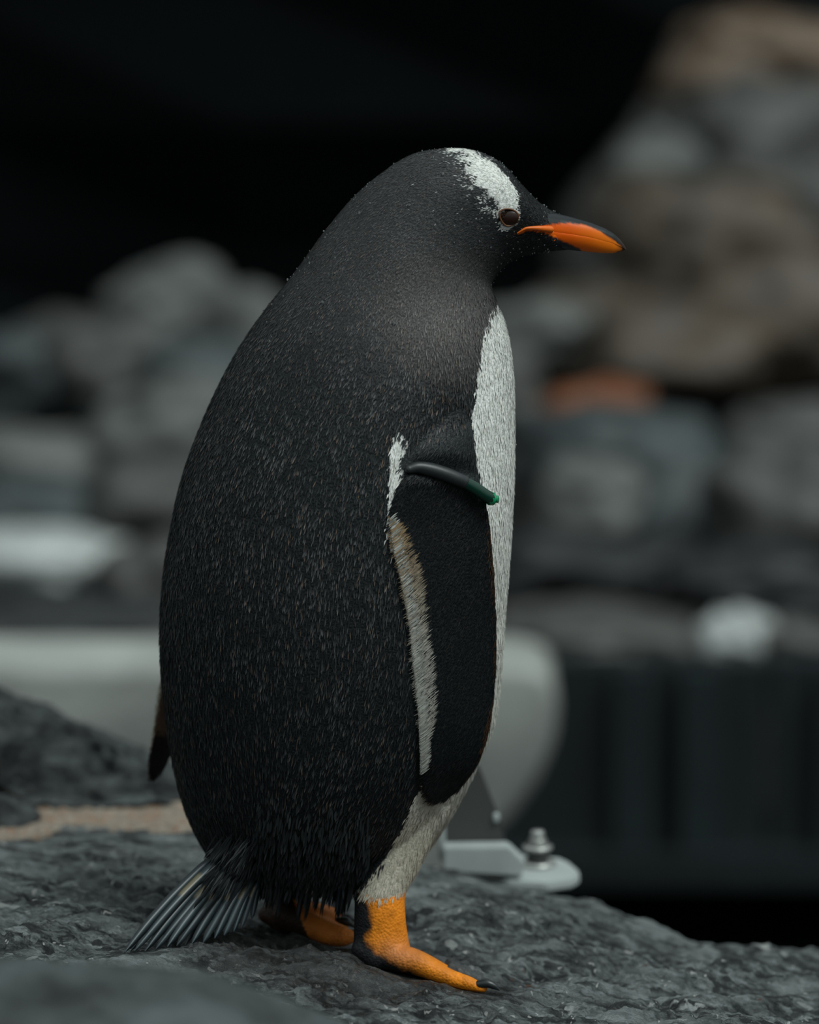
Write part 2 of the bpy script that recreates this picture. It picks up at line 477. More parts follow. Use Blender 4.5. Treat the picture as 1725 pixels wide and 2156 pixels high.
# slate boulder behind on the left, in moderate blur
M_slate2 = rock_mat('dark_slate', (0.006, 0.009, 0.010), (0.11, 0.13, 0.13), scale=13, rough=0.5, bump=0.02, stretch=(0.6, 1, 2.4), rot=(0, math.radians(-25), 0), fine=60, wet=True, lo=.4, hi=.62)
def ridge(name, top, low, Y0, Y1, mat, label, amp=0.012, n=150, m=60, seed=1, depth=0.5):
    """a rock whose skyline follows photo pixels at depth Y1 and whose foot lies at Y0"""
    top = np.array(top, float); low = np.array(low, float)
    xs = np.linspace(top[0, 0], top[-1, 0], n)
    T = P(xs, np.interp(xs, top[:, 0], top[:, 1]), Y1)
    L = P(xs, np.interp(xs, low[:, 0], low[:, 1]), Y0)
    t = np.linspace(0, 1, m)
    prof = np.sin(t * math.pi / 2)
    V = L[:, None] * 1.0 + 0 * T[:, None]
    V = np.repeat(L[:, None], m, 1)
    V = V + (T - L)[:, None] * np.stack([t, t ** 1.3, prof], -1)[None]
    q = np.linspace(0, 1, m)[1:]
    Bk = T[:, None] + np.stack([0 * q, depth * np.sin(q * math.pi / 2), -1.0 * (1 - np.cos(q * math.pi / 2)) * (T[:, 2].mean() + 1.3)], -1)[None]
    V = np.concatenate([V, Bk], 1)
    nrm = fbm(V * np.array([7, 7, 16.]), 5, seed, 0.55)
    V = V + np.stack([0 * nrm, -nrm * amp * 1.5, nrm * amp], -1)
    mm = V.shape[1]
    F = grid_faces(n, mm, closed=False)
    o = obj(name, make_mesh(name, V.reshape(-1, 3), F, mat)); o['label'] = label; o['category'] = 'rock'
    return o
ridge('slate_rock', [(-260, 1330), (-60, 1425), (0, 1452), (60, 1488), (150, 1532), (250, 1582), (330, 1618), (400, 1660), (480, 1720)],
      [(-260, 1560), (0, 1650), (60, 1688), (160, 1712), (250, 1704), (330, 1696), (400, 1700), (480, 1740)], .68, .86, M_slate2,
      'dark slate rock sloping down behind the penguin at the left edge', seed=5, amp=0.024)
boulder(-30, 1722, .57, 100, 42, 120, M_slate2, 'small blue-grey slate hump poking out of the sand at the left edge', 3, 5, 0.12, name='slate_rock')
# foreground rock, strongly blurred
M_fore = rock_mat('foreground_slate', (0.003, 0.0045, 0.005), (0.065, 0.080, 0.080), scale=9, rough=0.55, bump=0.012, stretch=(1, 1, 1.6), lo=.4, hi=.6)
ridge('slate_rock', [(-150, 1992), (0, 2012), (200, 2026), (400, 2050), (560, 2092), (700, 2140), (780, 2180), (900, 2260)],
      [(-150, 2500), (0, 2500), (900, 2640)], -1.35, -1.0, M_fore, 'blurred dark rock in the bottom left corner in front of the penguin', seed=9, amp=0.008, depth=0.3)

# ------------------------------------------------------------------ far bank of boulders (out of focus)
bank_pts = [(-500, 1250, 5.0), (2300, 1250, 5.0), (-500, 760, 7.3), (600, 760, 7.3), (1100, 760, 7.3), (1500, 420, 7.8), (2300, 300, 8.0), (-500, 800, 9.5), (2300, 500, 9.5), (1400, 600, 9.5), (-500, 1900, 4.4), (2300, 1900, 4.4)]
bp_ = np.array([P(*g) for g in bank_pts]); bfit = rbf_fit(bp_[:, :2], bp_[:, 2], 1e-3)
Xb, Yb = np.meshgrid(np.linspace(-2.6, 2.6, 120), np.linspace(4.95, 10.7, 120)); xb, yb = Xb.ravel(), Yb.ravel()
zb = bfit(np.stack([xb, yb], -1)) - 0.30 + 0.04 * fbm(np.stack([xb * 4, yb * 4, 0 * xb], -1), 4, 3)
a = (np.arange(119)[:, None] * 120 + np.arange(119)[None]).ravel()
obj('rock_bank', make_mesh('rock_bank', np.stack([xb, yb, zb], -1), np.stack([a, a + 1, a + 121, a + 120], -1), M_bank), kind='structure')

BG = [
 (1690, 560, 8.9, 440, 470, M_mid, 'huge dark grey-brown rock mass behind the right pile'),
 (330, 1080, 7.7, 480, 330, M_mid, 'huge dark grey rock mass behind the left pile'),
 (360, 660, 7.2, 125, 95, M_grey, 'rounded grey boulder topping the pile left of the penguin'),
 (510, 700, 7.0, 110, 95, M_grey, 'pale grey boulder touching the penguin neck outline, at the pile top'),
 (50, 800, 7.0, 150, 110, M_teal, 'dark blue-grey boulder at the upper left edge of the pile'),
 (215, 770, 6.8, 110, 85, M_mid, 'brownish grey boulder left of the dark gap in the left pile'),
 (420, 790, 6.7, 140, 70, M_teal, 'dark blue-grey stone below the two topmost left boulders'),
 (380, 905, 6.4, 170, 95, M_grey, 'wide grey boulder behind the penguin shoulder on the left'),
 (70, 965, 6.4, 170, 62, M_grey, 'long tan-grey stone at the left edge, halfway up the pile'),
 (90, 1075, 6.1, 190, 70, M_teal, 'dark slate-coloured stone above the palest stone on the left'),
 (340, 1070, 6.0, 150, 95, M_mid, 'blue-grey boulder behind the middle of the penguin back'),
 (60, 1195, 5.7, 190, 78, M_pale, 'palest flat stone at the left edge above the brown gap'),
 (330, 1215, 5.6, 120, 85, M_mid, 'grey-brown stone beside the palest stone, by the penguin back'),
 (130, 1315, 5.4, 320, 60, M_dark, 'dark brown slab standing for the shaded gap above the pale concrete block'),  # near-black slab colour stands for the shade of a gap
 (640, 1000, 6.3, 160, 200, M_mid, 'grey boulder hidden for the most part behind the penguin back'),
 (1610, 130, 8.2, 200, 110, M_tan, 'tan boulder crowning the tall pile at the upper right corner'),
 (1480, 160, 8.3, 80, 95, M_mid, 'small grey-brown boulder left of the tan crowning boulder'),
 (1590, 290, 8.0, 200, 130, M_mid, 'dark boulder directly under the tan crowning boulder'),
 (1390, 375, 7.8, 115, 95, M_grey, 'pale grey boulder on the left shoulder of the right pile'),
 (1660, 440, 7.7, 190, 130, M_mid, 'grey-brown boulder at the right edge, second below the crown'),
 (1480, 520, 7.5, 230, 150, M_brown, 'broad brown boulder right of the penguin beak'),
 (1250, 700, 7.2, 130, 110, M_brown, 'reddish brown boulder right of the penguin throat'),
 (1130, 700, 7.0, 120, 75, M_grey, 'low grey boulder right behind the penguin chest'),
 (1640, 670, 7.2, 230, 140, M_brown, 'dark brown boulder at the right edge below the beak height'),
 (1430, 740, 6.9, 200, 100, M_brown, 'brown boulder above the rusty stone'),
 (1070, 830, 6.6, 70, 90, M_mid, 'narrow grey stone behind the penguin chest, beside the rusty stone'),
 (1255, 868, 6.4, 115, 58, M_rust, 'rusty orange-brown stone right of the penguin chest'),
 (1660, 905, 6.4, 120, 60, M_mid, 'flat grey-brown stone at the right edge, level with the rusty stone'),
 (1320, 965, 6.1, 220, 95, M_teal, 'wide blue-grey boulder below the rusty stone'),
 (1270, 1060, 5.8, 130, 90, M_grey, 'pale-patched grey boulder right of the green flipper band'),
 (1450, 1100, 5.8, 120, 110, M_teal, 'dark grey boulder between the pale-patched and the right edge boulder'),
 (1640, 1075, 5.7, 150, 140, M_mid, 'large grey boulder at the right edge above the dark tank'),
 (1220, 1200, 5.4, 240, 85, M_dark, 'almost black boulder in the shade right of the flipper'),
 (1600, 1230, 5.3, 200, 70, M_dark, 'almost black stone under the large right edge boulder'),
 (1250, 1350, 4.75, 230, 62, M_mid, 'long grey coping stone left along the top of the dark tank'),
 (1550, 1338, 4.7, 78, 58, M_pale, 'small pale stone on top of the dark tank'),
 (1730, 1362, 4.75, 150, 55, M_mid, 'grey-brown coping stone at the right edge on the dark tank'),
]
for k, (px, py, Y, rx, ry, mt, lb) in enumerate(BG):
    boulder(px, py, Y, rx, ry, max(rx, ry) * 0.9, mt, lb, seed=k + 20, sub=4, amp=0.26, boxy=0.5, rot=random.uniform(-.2, .2), group='boulders and stones of the far rock piles')

# pale concrete block behind on the left, its right end rounded under
M_conc = rm('pale_concrete', (0.27, 0.285, 0.265), 0.5, scale=2.6)
def block(name, outline, Y0, Y1, mat, bevel, label, cat):
    bm = bmesh.new()
    c = P(*outline[0], Y0)
    pts = [P(x, y, Y0) for x, y in outline]
    vs_ = [bm.verts.new(p.tolist()) for p in pts]
    fc = bm.faces.new(vs_)
    r = bmesh.ops.extrude_face_region(bm, geom=[fc])
    for g in r['geom']:
        if isinstance(g, bmesh.types.BMVert): g.co.y += Y1 - Y0
    bmesh.ops.recalc_face_normals(bm, faces=bm.faces)
    bmesh.ops.bevel(bm, geom=[e for e in bm.edges], offset=bevel, segments=4, affect='EDGES', profile=0.5)
    me = bpy.data.meshes.new(name); bm.to_mesh(me); bm.free(); me.materials.append(mat)
    for p in me.polygons: p.use_smooth = True
    o = obj(name, me); o['label'] = label; o['category'] = cat
    return o
block('concrete_block', [(-300, 2300), (-300, 1402), (400, 1404), (900, 1400), (1100, 1402), (1160, 1420), (1176, 1480), (1168, 1560), (1130, 1650), (1070, 1735), (1000, 1800), (1000, 2300)], 3.7, 3.95, M_conc, 0.02,
      'pale concrete block with a curved right end behind the penguin legs', 'concrete')
# dark tank wall on the right
M_tank = rm('dark_tank_sheet', (0.009, 0.014, 0.0155), 0.3, scale=2, rough=0.45, bump=0.001)
pA = P(1040, 1398, 4.4); pB = P(2300, 1852, 4.4)
tank = thing('tank', 'dark blue-green tank wall behind the bolted metal plate on the right', 'tank', (pB[0] / 2 + pA[0] / 2, 4.4, pB[2]))
edges = [1040, 1336, 1478, 1620, 1770, 2030, 2300]
for k in range(len(edges) - 1):
    a0 = P(edges[k], 1398, 4.4)[0]; a1 = P(edges[k + 1], 1398, 4.4)[0]
    slab('panel', a0 + .004, a1 - .004, 4.40 + .01 * (k % 2), 4.48, pB[2] + .03, pA[2], M_tank, tank, n=1)
M_rib = rm('tank_rib_metal', (0.014, 0.021, 0.022), 0.2, rough=0.4, bump=0.001)
for k in (1, 2, 4):
    a0 = P(edges[k], 1398, 4.4)[0]
    slab('rib', a0 - .035, a0 + .035, 4.37, 4.42, pB[2] + .03, pA[2] - .01, M_tank if k == 4 else M_rib, tank, n=1)
slab('bottom_rail', pA[0], pB[0], 4.34, 4.48, pB[2], P(0, 1800, 4.34)[2], M_tank, tank, n=1)

# ------------------------------------------------------------------ bolted metal bracket beyond the rock
M_steel = simple_mat('weathered_steel', (0.36, 0.40, 0.39), 0.5, 0.0, nscale=25, namt=0.25, bump=0.0006)
M_steel_d = simple_mat('grey_painted_steel', (0.05, 0.052, 0.05), 0.6, 0.0, nscale=20, namt=0.15)
M_bolt = simple_mat('dull_zinc', (0.45, 0.46, 0.44), 0.35, 0.7, nscale=60, namt=0.2)
YB = .52
b0 = P(1000, 1850, YB)
brk = thing('metal_bracket', 'grey steel bracket with a bolted foot plate at the rock edge behind the penguin legs', 'bracket', b0)
def prism(name, pts, z0, z1, mat, parent, bev=0.002):
    bm = bmesh.new(); vs_ = [bm.verts.new((p[0], p[1], z0)) for p in pts]; fc = bm.faces.new(vs_)
    r = bmesh.ops.extrude_face_region(bm, geom=[fc])
    for g in r['geom']:
        if isinstance(g, bmesh.types.BMVert): g.co.z = z1
    bmesh.ops.recalc_face_normals(bm, faces=bm.faces)
    bmesh.ops.bevel(bm, geom=[e for e in bm.edges], offset=bev, segments=2, affect='EDGES')
    me = bpy.data.meshes.new(name); bm.to_mesh(me); bm.free(); me.materials.append(mat)
    return obj(name, me, parent)
ztop = P(1150, 1853, YB - .03)[2]
def at_z(px, py, z):
    """world point seen at a pixel on the horizontal plane z"""
    a = (px - W / 2) * KPX; b = -(py - H / 2) * KPX
    d = FWD + a * RGT + b * UPV
    t = (z - CAM[2]) / d[2]
    return CAM + d * t
plate = [at_z(x, y, ztop) for x, y in [(980, 1830), (1030, 1842), (1070, 1855), (1150, 1860), (1205, 1851), (1221, 1842), (1218, 1830), (1200, 1815), (1180, 1806), (1100, 1800), (980, 1800)]]
prism('foot_plate', plate, ztop - .010, ztop, M_steel, brk)
def lathe(name, prof, c, mat, parent, n=28):
    prof = np.array(prof, float); th = np.linspace(0, 2 * math.pi, n, endpoint=False)
    V = np.stack([c[0] + prof[:, :1] * np.cos(th), c[1] + prof[:, :1] * np.sin(th), c[2] + prof[:, 1:] + 0 * th], -1).reshape(-1, 3)
    return obj(name, make_mesh(name, V, grid_faces(len(prof), n), mat, smooth=False), parent)
bc = at_z(1132, 1822, ztop)
s2 = (YB - CAM[1]) * KPX
lathe('washer', [(0, 0), (40 * s2, 0), (42 * s2, 3 * s2), (40 * s2, 9 * s2), (0, 9 * s2)], bc, M_bolt, brk)
lathe('spacer', [(0, 9 * s2), (24 * s2, 9 * s2), (24 * s2, 36 * s2), (0, 36 * s2)], bc, M_steel_d, brk)
lathe('washer', [(0, 36 * s2), (32 * s2, 36 * s2), (33 * s2, 40 * s2), (32 * s2, 44 * s2), (0, 44 * s2)], bc, M_bolt, brk)
lathe('nut', [(0, 44 * s2), (19 * s2, 44 * s2), (20 * s2, 48 * s2), (20 * s2, 58 * s2), (18 * s2, 61 * s2), (0, 61 * s2)], bc, M_bolt, brk, n=6)
lathe('bolt', [(0, 0), (12 * s2, 0), (12 * s2, 62 * s2), (15 * s2, 63 * s2), (15 * s2, 74 * s2), (13 * s2, 77 * s2), (0, 77 * s2)], bc, M_bolt, brk)
def vplate(name, outline, Y, th, mat, parent, bev=0.0015):
    bm = bmesh.new(); vs_ = [bm.verts.new(P(x, y, Y).tolist()) for x, y in outline]; fc = bm.faces.new(vs_)
    r = bmesh.ops.extrude_face_region(bm, geom=[fc])
    for g in r['geom']:
        if isinstance(g, bmesh.types.BMVert): g.co.y += th
    bmesh.ops.recalc_face_normals(bm, faces=bm.faces)
    bmesh.ops.bevel(bm, geom=[e for e in bm.edges], offset=bev, segments=2, affect='EDGES')
    me = bpy.data.meshes.new(name); bm.to_mesh(me); bm.free(); me.materials.append(mat)
    return obj(name, me, parent)
vplate('gusset', [(925, 1560), (985, 1560), (1012, 1622), (1048, 1715), (1066, 1780), (1080, 1800), (1080, 1812), (925, 1812)], YB, .012, M_steel_d, brk)
vplate('angle_leg', [(934, 1786), (1070, 1784), (1104, 1816), (1100, 1846), (934, 1836)], YB - .03, .028, M_steel, brk)
vplate('side_strip', [(922, 1740), (938, 1740), (940, 1812), (928, 1812)], YB - .012, .010, M_steel, brk)
lathe('rivet', [(0, 0), (5 * s2, 1 * s2), (7 * s2, 6 * s2), (7 * s2, 16 * s2), (5 * s2, 21 * s2), (0, 22 * s2)], P(1045, 1732, YB - .001), M_steel, brk, n=14)

# ================================================================== PENGUIN
# section ladder of body, neck and head: back x,y, front x,y, half depth (px), centre Y, skew
BODY = [
 (600, 1868, 790, 1868, 60, 0, 0),
 (505, 1848, 835, 1850, 150, 0, 0),
 (455, 1815, 880, 1812, 200, 0, 0),
 (425, 1782, 915, 1775, 230, 0, 0),
 (390, 1708, 962, 1700, 262, 0, 0),
 (366, 1620, 1003, 1620, 285, 0, 0),
 (349, 1515, 1040, 1530, 298, 0, 0),
 (338, 1400, 1055, 1430, 305, 0, 0),
 (337, 1300, 1063, 1310, 306, 0, 0),
 (345, 1200, 1072, 1200, 302, 0, 0),
 (361, 1100, 1079, 1090, 295, 0, 0),
 (382, 1010, 1083, 990, 284, 0, 0),
 (413, 920, 1084, 890, 268, 0, 0),
 (455, 822, 1082, 800, 248, 0, 0),
 (505, 729, 1074, 725, 226, 0, 0),
 (560, 650, 1062, 675, 204, 0, 0),
 (622, 572, 1047, 636, 184, 0, 0),
 (688, 482, 1036, 604, 166, 0, 0),
 (745, 415, 1046, 580, 150, 0, 0),
 (802, 366, 1063, 562, 138, 0, 0),
 (866, 326, 1083, 548, 126, 0, 0),
 (935, 313, 1106, 538, 115, 0, 0),
 (998, 317, 1130, 532, 103, 0, 0),
 (1056, 343, 1154, 529, 88, 0, 0),
 (1102, 392, 1177, 528, 68, 0, 0),
 (1142, 431, 1198, 526, 40, 0, 0),
 (1178, 452, 1214, 522, 22, 0, 0),
 (1202, 464, 1222, 519, 14, 0, 0),
]
body = loft(BODY, 200, 96)
bB = BVHTree.FromPolygons([Vector(p) for p in body[0].tolist()], body[1].tolist())
def surf(px, py, bvh=None):
    """Y of the first surface met along the view through a pixel"""
    a = (px - W / 2) * KPX; b = -(py - H / 2) * KPX
    d = Vector((FWD + a * RGT + b * UPV).tolist()).normalized()
    h = (bvh or bB).ray_cast(Vector(CAM.tolist()), d)
    return h[0].y if h[0] is not None else None

def sY(px, py, dflt=-0.05):
    y = surf(px, py); return dflt if y is None else y
NF = [(870, 830, 985, 815, 5), (868, 890, 994, 880, 3), (852, 950, 1001, 945, 2), (842, 980, 1007, 995, -2), (852, 1004, 1015, 1022, -6), (834, 1034, 1025, 1058, -7),
      (821, 1098, 1033, 1105, -8), (832, 1160, 1039, 1168, -9), (849, 1230, 1044, 1238, -9), (864, 1310, 1047, 1325, -9), (876, 1420, 1045, 1432, -10),
      (885, 1515, 1034, 1530, -10), (888, 1595, 1010, 1605, -10), (889, 1648, 978, 1652, -10), (899, 1681, 945, 1681, -9), (910, 1692, 922, 1691, -8)]
rows = []
for bx, by, fx, fy, gap in NF:
    yb = sY(bx, by); 
    cxm = bx * .35 + fx * .65
    yf = sY(min(fx, 1010), fy, yb) - .006
    yb2 = yb + gap * -0 - (.004 if gap < 0 else -.012)
    if gap >= 0: yf = sY(fx - 10, fy) - .004 ; 
    yc = (yb2 + yf) / 2 + {870: .030, 868: .011, 852: -.001}.get(bx, 0)
    rows.append([bx, by, fx, fy, 13 if gap < 0 else 34 + gap * 5, yc, (yf - yb2) / 2])
rows = np.array(rows)
# keep the blade clear of the belly: smooth centre depth
for _ in range(3):
    rows[1:-1, 5] = (rows[:-2, 5] + rows[1:-1, 5] * 2 + rows[2:, 5]) / 4
    rows[1:-1, 6] = (rows[:-2, 6] + rows[1:-1, 6] * 2 + rows[2:, 6]) / 4
flip_n = loft(rows, 150, 48, 0.9)
FF = [(640, 880, 760, 870, 30, .10, 0), (520, 1020, 660, 1000, 16, .135, 0), (440, 1150, 590, 1150, 13, .16, .01), (370, 1300, 520, 1300, 12, .175, .015), (335, 1440, 440, 1460, 12, .18, .015),
      (325, 1510, 395, 1520, 11, .18, .012), (316, 1570, 366, 1580, 10, .18, .01), (310, 1620, 344, 1624, 9, .18, .006), (312, 1640, 326, 1642, 6, .18, 0)]
flip_f = loft(FF, 120, 40, 0.9)
leg_n = loft([(740, 1700, 950, 1700, 66, -.036, 0), (745, 1760, 915, 1765, 62, -.042, 0), (755, 1820, 884, 1828, 54, -.05, 0), (748, 1880, 856, 1880, 46, -.060, 0), (746, 1925, 854, 1925, 42, -.066, 0), (745, 1968, 860, 1975, 42, -.068, 0),
              (744, 2000, 866, 2008, 44, -.07, 0), (752, 2026, 850, 2036, 34, -.072, 0)], 60, 40)
leg_f = loft([(590, 1740, 740, 1740, 70, .055, 0), (575, 1830, 680, 1840, 55, .055, 0), (565, 1880, 655, 1885, 42, .055, 0), (560, 1930, 650, 1935, 40, .055, 0), (575, 1955, 640, 1958, 28, .055, 0)], 50, 36)
def tp(pts): return np.array([P(a, b, c) for a, b, c in pts])
foot_n = [tube(tp([(800, 2012, -.075), (872, 2026, -.085), (940, 2056, -.092), (990, 2072, -.098), (1018, 2082, -.101)]), [32 * S, 28 * S, 20 * S, 16 * S, 9 * S], flat=.95),
          tube(tp([(800, 2010, -.06), (870, 2020, -.05), (930, 2044, -.045), (975, 2064, -.042)]), [32 * S, 24 * S, 17 * S, 12 * S]),
          tube(tp([(800, 2008, -.055), (850, 2014, -.028), (890, 2032, -.012)]), [30 * S, 22 * S, 13 * S]),
          tube(tp([(745 + 18, 2000, -.075), (790, 2016, -.078)]), [24 * S, 30 * S]),
          tube(tp([(820, 2018, -.065), (900, 2044, -.066), (960, 2068, -.07)]), [34 * S, 40 * S, 34 * S], flat=.28),
          tube(tp([(820, 2014, -.045), (880, 2030, -.035), (925, 2048, -.034)]), [34 * S, 36 * S, 26 * S], flat=.28)]
foot_f = [tube(tp([(600, 1925, .035), (645, 1945, .022), (690, 1965, .015), (722, 1972, .012), (748, 1970, .012)]), [34 * S, 27 * S, 25 * S, 22 * S, 12 * S]),
          tube(tp([(605, 1915, .055), (660, 1925, .055), (705, 1940, .055), (728, 1946, .055)]), [28 * S, 22 * S, 16 * S, 10 * S]),
          tube(tp([(610, 1910, .075), (660, 1916, .085), (705, 1926, .09), (722, 1932, .09)]), [26 * S, 19 * S, 14 * S, 9 * S]),
          tube(tp([(563, 1926, .055), (600, 1935, .05)]), [20 * S, 34 * S]),
          tube(tp([(620, 1925, .045), (670, 1942, .04), (712, 1956, .036)]), [32 * S, 38 * S, 28 * S], flat=.35),
          tube(tp([(620, 1915, .065), (665, 1924, .07), (705, 1936, .073)]), [30 * S, 34 * S, 26 * S], flat=.35)]
V, F = join([body, flip_n, flip_f, leg_n, leg_f] + foot_n + foot_f)
tmp = bpy.data.objects.new('tmp', make_mesh('tmp', V, F)); COL.objects.link(tmp)
md = tmp.modifiers.new('r', 'REMESH'); md.mode = 'VOXEL'; md.voxel_size = 0.0019; md.use_smooth_shade = True
sm = tmp.modifiers.new('s', 'SMOOTH'); sm.iterations = 3; sm.factor = 0.5
dg = bpy.context.evaluated_depsgraph_get()
ev = tmp.evaluated_get(dg); me_b = bpy.data.meshes.new_from_object(ev)
bpy.data.objects.remove(tmp)
nv = len(me_b.vertices); vb = np.empty(nv * 3, np.float32); me_b.vertices.foreach_get('co', vb); vb = vb.reshape(-1, 3).astype(float)
nb = np.empty(nv * 3, np.float32); me_b.vertices.foreach_get('normal', nb); nb = nb.reshape(-1, 3).astype(float)
me_b.calc_loop_triangles()
tb = np.empty(len(me_b.loop_triangles) * 3, np.int32); me_b.loop_triangles.foreach_get('vertices', tb); tb = tb.reshape(-1, 3)
print('body verts', nv)

# region of each vertex: 0 body, 1 near flipper, 2 far flipper, 3 legs and feet
def bvh_of(m): return BVHTree.FromPolygons([Vector(p) for p in m[0].tolist()], m[1].tolist())
pxy = proj(vb)
reg = np.zeros(nv, int)
B_n, B_f = bvh_of(flip_n), bvh_of(flip_f)
B_feet = bvh_of(join([leg_n, leg_f] + foot_n + foot_f))
box = lambda x0, x1, y0, y1: (pxy[:, 0] > x0) & (pxy[:, 0] < x1) & (pxy[:, 1] > y0) & (pxy[:, 1] < y1)
for msk, B, rid in ((box(800, 1070, 820, 1710) & (vb[:, 1] < 0.0), B_n, 1), (box(290, 780, 880, 1660) & (vb[:, 1] > 0.06), B_f, 2), (box(520, 1070, 1800, 2130), B_feet, 3)):
    for k in np.nonzero(msk)[0]:
        q = Vector(vb[k].tolist())
        h = B.find_nearest(q, 0.0035)
        if h[0] is not None:
            hb = bB.find_nearest(q)
            if (hb[3] > h[3] + 0.0006 or rid == 3) and (rid != 1 or pxy[k, 1] > 884 + (1000 - pxy[k, 0]) * .42): reg[k] = rid

NFO = [(r_[0], r_[1]) for r_ in NF] + [(r_[2], r_[3]) for r_ in NF[::-1]]
kk_ = (sdf_poly(pxy[:, 0], pxy[:, 1], NFO) < -1) & (nb @ -FWD > -.1) & (vb[:, 1] < 0) & (pxy[:, 1] > 884 + (1000 - pxy[:, 0]) * .42) & (reg == 0)
reg[kk_] = 1
# ---- map of pigment and some painted light, in the picture plane of the bird's right side and mirrored to its left
BELLY = [(1110, 628), (1047, 640), (1034, 668), (1022, 692), (1015, 722), (1012, 760), (1008, 800), (1000, 840), (991, 872), (995, 900), (1003, 950), (1012, 1000), (1012, 1060), (940, 1120), (905, 1250), (893, 1400), (888, 1560), (889, 1650),
         (872, 1695), (856, 1732), (834, 1775), (808, 1813), (780, 1845), (752, 1876), (730, 1910), (1000, 1950), (1150, 1500), (1150, 700)]
ARMPIT = [(826, 925), (840, 914), (852, 918), (859, 936), (850, 962), (842, 985), (858, 1000), (858, 1024), (838, 1032), (826, 1028), (822, 975)]
ARM2 = [(822, 1020), (834, 1030), (830, 1100), (838, 1165), (824, 1160), (815, 1100)]
BAND = [(950, 304), (990, 313), (1010, 326), (1050, 352), (1076, 380), (1092, 408), (1096, 435), (1094, 455), (1090, 472), (1076, 485), (1061, 482), (1050, 466), (1044, 447), (1056, 440), (1046, 422), (1030, 402), (1006, 380), (990, 358), (985, 344), (984, 326), (974, 318)]
FRINGE = [(800, 1080), (828, 1092), (850, 1104), (868, 1150), (888, 1200), (896, 1260), (900, 1310), (911, 1400), (917, 1450), (916, 1500), (906, 1550), (898, 1600), (890, 1640), (870, 1640), (840, 1300)]
ORANGE_U = [(1088, 491), (1100, 484), (1112, 480), (1140, 477), (1175, 471), (1200, 470), (1230, 473), (1262, 486), (1288, 503), (1303, 514), (1310, 522), (1260, 503), (1180, 490), (1130, 484), (1110, 486), (1094, 493)]
ORANGE_L = [(1100, 486), (1130, 484), (1180, 490), (1260, 503), (1312, 520), (1310, 528), (1296, 533), (1280, 545), (1240, 540), (1222, 524), (1200, 514), (1180, 505), (1160, 496), (1140, 488)]
BLACKLEG = [(738, 1870), (762, 1886), (778, 1910), (786, 1950), (770, 1980), (790, 2004), (830, 2030), (880, 2052), (960, 2090), (860, 2100), (700, 2060), (725, 1950)]
WHITE = np.array([0.82, 0.83, 0.79]); SLATE = np.array([0.0120, 0.0158, 0.0175])

def ragged(x, y, s=9.0, seed=1):
    return fbm(np.stack([x / s, y / (s * 1.6), 0 * x], -1), 3, seed)

def dark_plumage(x, y):
    """feather base colour outside the white parts: slate black, greyer brown over neck and shoulder, some light painted in"""
    nk = np.exp(-(((x - 960) / 130) ** 2 + ((y - 690) / 110) ** 2))
    nk2 = np.exp(-(((x - 840) / 260) ** 2 + ((y - 560) / 200) ** 2))
    hd = np.clip((430 - y) / 120, 0, 1)
    c = SLATE + nk[:, None] * np.array([.075, .067, .063]) + nk2[:, None] * np.array([.030, .0265, .025]) + hd[:, None] * np.array([.016, .0145, .014])  # lighter neck, shoulder and head: own tone plus painted daylight
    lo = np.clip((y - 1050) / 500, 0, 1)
    c = c * (1 - 0.42 * lo)[:, None]  # lower body darker: own tone and shade painted into the colour
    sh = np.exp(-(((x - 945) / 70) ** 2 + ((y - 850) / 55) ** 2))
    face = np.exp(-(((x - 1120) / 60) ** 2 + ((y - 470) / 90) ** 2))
    return c * (1 - .55 * sh)[:, None] * (1 - .45 * face)[:, None]

